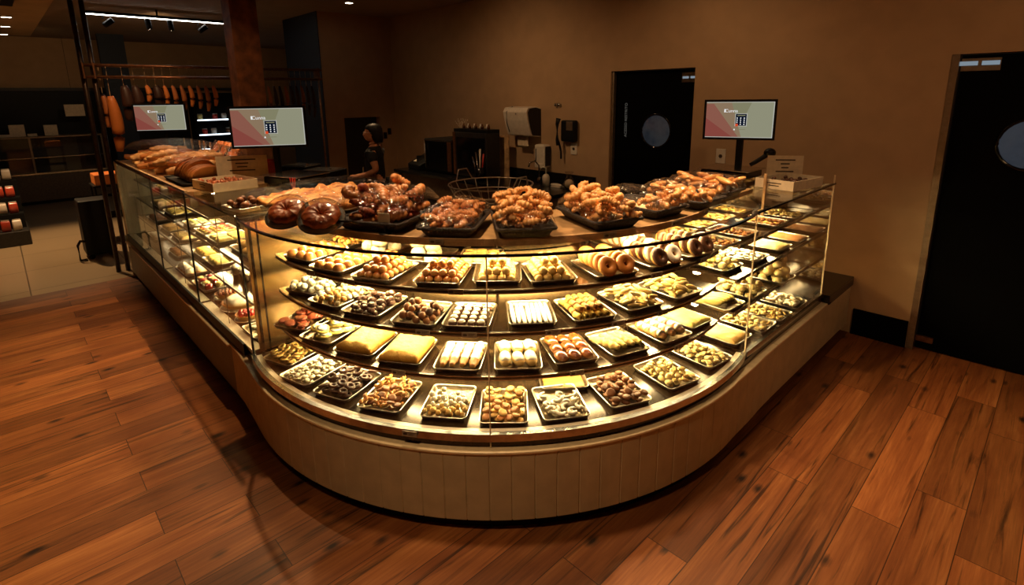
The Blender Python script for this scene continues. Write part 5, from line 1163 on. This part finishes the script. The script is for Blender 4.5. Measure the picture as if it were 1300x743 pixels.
# far refrigerated counter
fr_ = thing('refrigerated_counter', 'long glass fronted deli counter across the tiled floor', 'display case', (-13.4, 0, 0))
part('base_panel', MB().box(-.45, -.25, .06, 0, 1.52, .56), 'fridge_base', fr_); part('kick_board', MB().box(-.42, -.25, 0, -.03, 1.52, .06), 'black', fr_)
part('deck', MB().box(-.45, -.25, .56, .02, 1.52, .59), 'steel', fr_); part('shelf', MB().box(-.42, -.22, .86, -.06, 1.50, .875), 'steel', fr_)
part('glass_pane', MB().box(-.012, -.23, .60, -.006, 1.50, 1.24), 'glass', fr_); part('top_shelf', MB().box(-.45, -.25, 1.24, .02, 1.52, 1.265), 'alu', fr_)
part('back_panel', MB().box(-.46, -.25, .56, -.45, 1.52, 1.24), 'dark_cabinet', fr_)
for y_ in (-.24, .42, 1.50): part('frame_post', MB().box(-.02, y_, .59, .0, y_ + .03, 1.24), 'alu', fr_)
for i, (y_, w_, h_, m_) in enumerate(((.30, .22, .22, 'white_card'), (.12, .14, .05, 'white_card'), (.50, .14, .05, 'white_card'), (.78, .20, .20, 'white_card'), (1.18, .30, .22, 'white_card'))):
    z_ = 1.266 if i != 4 else 1.62
    if i == 4:
        single('hanging_sign', MB().box(-.01, -w_ / 2, 0, .01, w_ / 2, h_), 'white_card', 'pale sign panel above the far deli counter', 'sign', (-13.45, y_, z_)); single('sign_cable', MB().box(-.003, -.003, 0, .003, .003, ZC - z_ - h_), 'black', 'thin cable holding the pale sign panel', 'cable', (-13.45, y_, z_ + h_)); continue
    single('menu_card' if h_ > .1 else 'paper_box', MB().box(-.03, -w_ / 2, 0, .03, w_ / 2, h_), m_, ('pale standing card on the far deli counter, ' if h_ > .1 else 'low pale box on the far deli counter, ') + ('left one' if y_ < .4 else 'right one'), 'card' if h_ > .1 else 'box', (-13.6, y_, z_), bev=.004)
# dark wall units under the pale wall
dw = thing('dark_wall_unit', 'tall black cabinet along the far wall', 'cabinet', (-14., 0, 0))
part('cabinet_body', MB().box(.002, -4.9, 0, .12, 3.2, 2.1), 'black', dw); part('cornice', MB().box(.002, -4.9, 2.1, .16, 4.3, 2.16), 'dark_cabinet', dw)
wf = thing('wall_refrigerator', 'open refrigerator with lit shelves behind the wooden column', 'refrigerator', (-14., 3.25, 0))
part('cabinet_body', MB().box(.002, 0, 0, .02, 1.0, 2.05), 'black', wf)
for y_ in (0, .96): part('side_panel', MB().box(.02, y_, 0, .40, y_ + .04, 2.05), 'black', wf)
for i, z_ in enumerate((.80, 1.12, 1.45)):
    s = part('shelf', MB().box(.02, .045, z_ - .02, .38, .955, z_), 'steel', wf); part('led_edge', MB().box(.381, .06, z_ - .016, .386, .94, z_ + .012), 'shelf_led', s)
for i in range(9):
    z_ = (.80, 1.12, 1.45)[i % 3]; y_ = 3.40 + .25 * (i // 3) + .06 * (i % 2)
    m_ = ('white_plastic', 'red_plastic', 'custard', 'copper')[i % 4]
    c = thing('chilled_jar', 'small tub of chilled food on a lit refrigerator shelf', 'jar', (-13.75, y_, z_ + .001), 0, 'tubs in the wall refrigerator')
    part('tub', MB().lathe([(.05, 0), (.058, .10), (.05, .12)], 12), m_, c, True); part('lid', MB().lathe([(.052, .12), (.05, .135)], 12), 'white_plastic', c, True)
# snack stand at the left edge
ss = thing('snack_stand', 'dark stepped snack stand at the left edge of the tiled floor', 'display stand', (-9.75, -.35, 0))
part('stand_base', MB().box(-.75, -.60, 0, .10, .48, .20), 'dark_cabinet', ss, bev=.01)
for i, (xf, zt) in enumerate(((-.16, .40), (-.36, .60), (-.55, .82))): part('step', MB().box(-.74, -.58, .20, xf, .46, zt), 'black', ss)
for lvl, (x_, z_) in enumerate(((-9.73, .201), (-10.0, .401), (-10.2, .601), (-10.39, .821))):
    for k_ in range(9):
        c = thing('snack_bag', ('red snack bag on the lowest step of the stand', 'red snack bag on the second step of the stand', 'dark red snack bag on the third step of the stand', 'pale snack bag on the top of the stand')[lvl], 'snack bag', (x_ + R.uniform(-.01, .01), -.88 + k_ * .112, z_), rad(90) + R.uniform(-.2, .2), ('lowest', 'second', 'third', 'top')[lvl] + ' step snack bags')
        mb = MB(); mb.rings([[(px * s_, py * t_, zz) for px, py in rrect(.095, .06, .012)] for zz, s_, t_ in ((0, .9, .3), (.02, 1, .9), (.07, 1, 1), (.12, .96, .7), (.145, .92, .15))])
        part('bag', mb, ('snack_red', 'snack_red', 'snack_red', 'snack_white')[lvl] if (k_ + lvl) % 4 else 'snack_white', c, True); part('bag_seal', MB().box(-.04, -.003, .145, .04, .003, .16), 'white_plastic', c)
# black cart with tube foot
ct = thing('shopping_cart', 'black slab sided cart with bent tube foot beside the counter end', 'cart', (-8.15, .72, 0), 0)
part('cart_body', MB().box(-.30, -.15, .06, .06, .15, .73), 'black', ct, bev=.015)
for dx in (-.05, .0): part('tube_foot', MB().tube([(dx + .06, -.14, .24), (dx + .06, -.19, .25), (dx + .06, -.22, .20), (dx + .06, -.22, .016), (dx + .06, -.15, .012)], .011, 8), 'black_gloss', ct, True)
for dx in (-.25, .0):
    for dy in (-.1, .12): part('caster', MB().tube([(dx - .01, dy, .03), (dx + .01, dy, .03)], .03, 12), 'black', ct, True)
single('fruit_crate', MB().box(-.2, -.15, 0, .2, .15, .14), 'ham', 'orange crate on the black shelf rack behind the counter end', 'crate', (-9.1, 1.0, .80), bev=.01)
sr = thing('shelf_rack', 'dark shelf rack behind the counter end', 'rack', (-9.1, 1.0, 0))
for dx in (-.22, .2):
    for dy in (-.17, .15): part('rack_leg', MB().box(dx, dy, 0, dx + .02, dy + .02, .78), 'black', sr)
part('rack_shelf', MB().box(-.23, -.18, .775, .23, .18, .799), 'black', sr); part('rack_shelf', MB().box(-.23, -.18, .35, .23, .18, .37), 'black', sr)

# ------------------------------------------------------------------ lights, world, camera
def area(loc, tgt, e, sx, sy, col):
    l = bpy.data.lights.new('area_light', 'AREA'); l.energy = e; l.shape = 'RECTANGLE'; l.size = sx; l.size_y = sy; l.color = col
    o = bpy.data.objects.new('area_light', l); COL.objects.link(o); o.location = loc
    o.rotation_euler = (Vector(tgt) - Vector(loc)).to_track_quat('-Z', 'Y').to_euler(); return o
def spot(loc, tgt, e, deg, blend=.4, col=(1., .62, .30), rs=.04):
    l = bpy.data.lights.new('spot_light', 'SPOT'); l.energy = e; l.spot_size = rad(deg); l.spot_blend = blend; l.color = col; l.shadow_soft_size = rs
    o = bpy.data.objects.new('spot_light', l); COL.objects.link(o); o.location = loc
    o.rotation_euler = (Vector(tgt) - Vector(loc)).to_track_quat('-Z', 'Y').to_euler(); return o
WARM = (1., .62, .30); ORG = (1., .59, .29); TOPL = (1., .66, .36)
spot((-3.7, 1.19, 3.05), (-3.6, .05, 0), 225, 78, .75, WARM, .02)
spot((-5.3, 1.19, 3.05), (-5.2, -.1, 0), 75, 84, .8, WARM, .02)
spot((-1.75, 2.9, 3.05), (-.15, 2.4, 0), 270, 86, .8, WARM)
spot((-1.1, .1, 3.05), (-.5, 1.2, 0), 95, 90, .8, WARM)
spot((.9, 2.0, 3.05), (-.3, 4.7, .9), 62, 100, 1., ORG)
spot((-2.2, 3.4, 3.05), (-2.4, 4.7, 1.2), 26, 120, 1., ORG)
spot((-4.4, 2.9, 3.05), (-4.6, 4.6, 1.1), 46, 115, 1., ORG)
spot((-2.0, 1.4, 3.05), (-1.75, 1.75, 1.3), 200, 62, .8, TOPL, .12)
spot((-3.3, 1.7, 3.05), (-2.9, 1.4, 1.3), 190, 60, .8, TOPL, .12)
spot((-1.4, 2.9, 3.05), (-1.5, 2.9, 1.3), 130, 60, .8, TOPL, .12)
spot((-5.6, 1.0, 3.05), (-5.6, 1.2, 1.3), 120, 75, .8, TOPL, .12)
spot((-6.75, 3.57, 3.05), (-6.0, 3.3, 0), 85, 80, .7, WARM)
spot((-5.0, .9, 3.05), (-6.1, 2.0, 1.6), 26, 60, .8, ORG)
spot((-6.2, .9, 3.05), (-7.3, 1.2, 1.8), 55, 50, .8, ORG)
spot((-9.5, .2, 2.86), (-9.0, .5, 0), 300, 80, .6, WARM)
spot((-8.9, 1.9, 2.9), (-14, 2.5, 2.8), 20, 80, .9, WARM)
spot((-11.5, .3, 2.8), (-14, 1.0, 2.4), 7, 100, .9, WARM)
w = bpy.data.worlds.new('World'); scn.world = w; w.use_nodes = True
bg = w.node_tree.nodes['Background']; bg.inputs[0].default_value = (1., .62, .35, 1); bg.inputs[1].default_value = .004

cam = bpy.data.cameras.new('camera'); co = bpy.data.objects.new('camera', cam); COL.objects.link(co); scn.camera = co
F, C0 = 679.45, 274.17; pitch, yaw, roll = rad(12.681), rad(136.413), rad(-.756)
fwd = Vector((math.cos(yaw) * math.cos(pitch), math.sin(yaw) * math.cos(pitch), -math.sin(pitch)))
r0 = Vector((math.sin(yaw), -math.cos(yaw), 0)); u0 = r0.cross(fwd)
rr = r0 * math.cos(roll) + u0 * math.sin(roll); uu = u0 * math.cos(roll) - r0 * math.sin(roll)
co.matrix_world = Matrix(((rr.x, uu.x, -fwd.x, 0), (rr.y, uu.y, -fwd.y, 0), (rr.z, uu.z, -fwd.z, 1.9), (0, 0, 0, 1)))
cam.sensor_width = 36; cam.lens = F / 1300 * 36; cam.shift_y = -(371.5 - C0) / 1300; cam.clip_start = .05
scn.view_settings.view_transform = 'Standard'; scn.view_settings.look = 'None'; scn.view_settings.exposure = 0; scn.view_settings.gamma = 1
scn.cycles.max_bounces = 8; scn.cycles.transparent_max_bounces = 24; scn.cycles.caustics_reflective = False; scn.cycles.caustics_refractive = False
scn.cycles.sample_clamp_indirect = 4.
scn.cycles.use_denoising = True
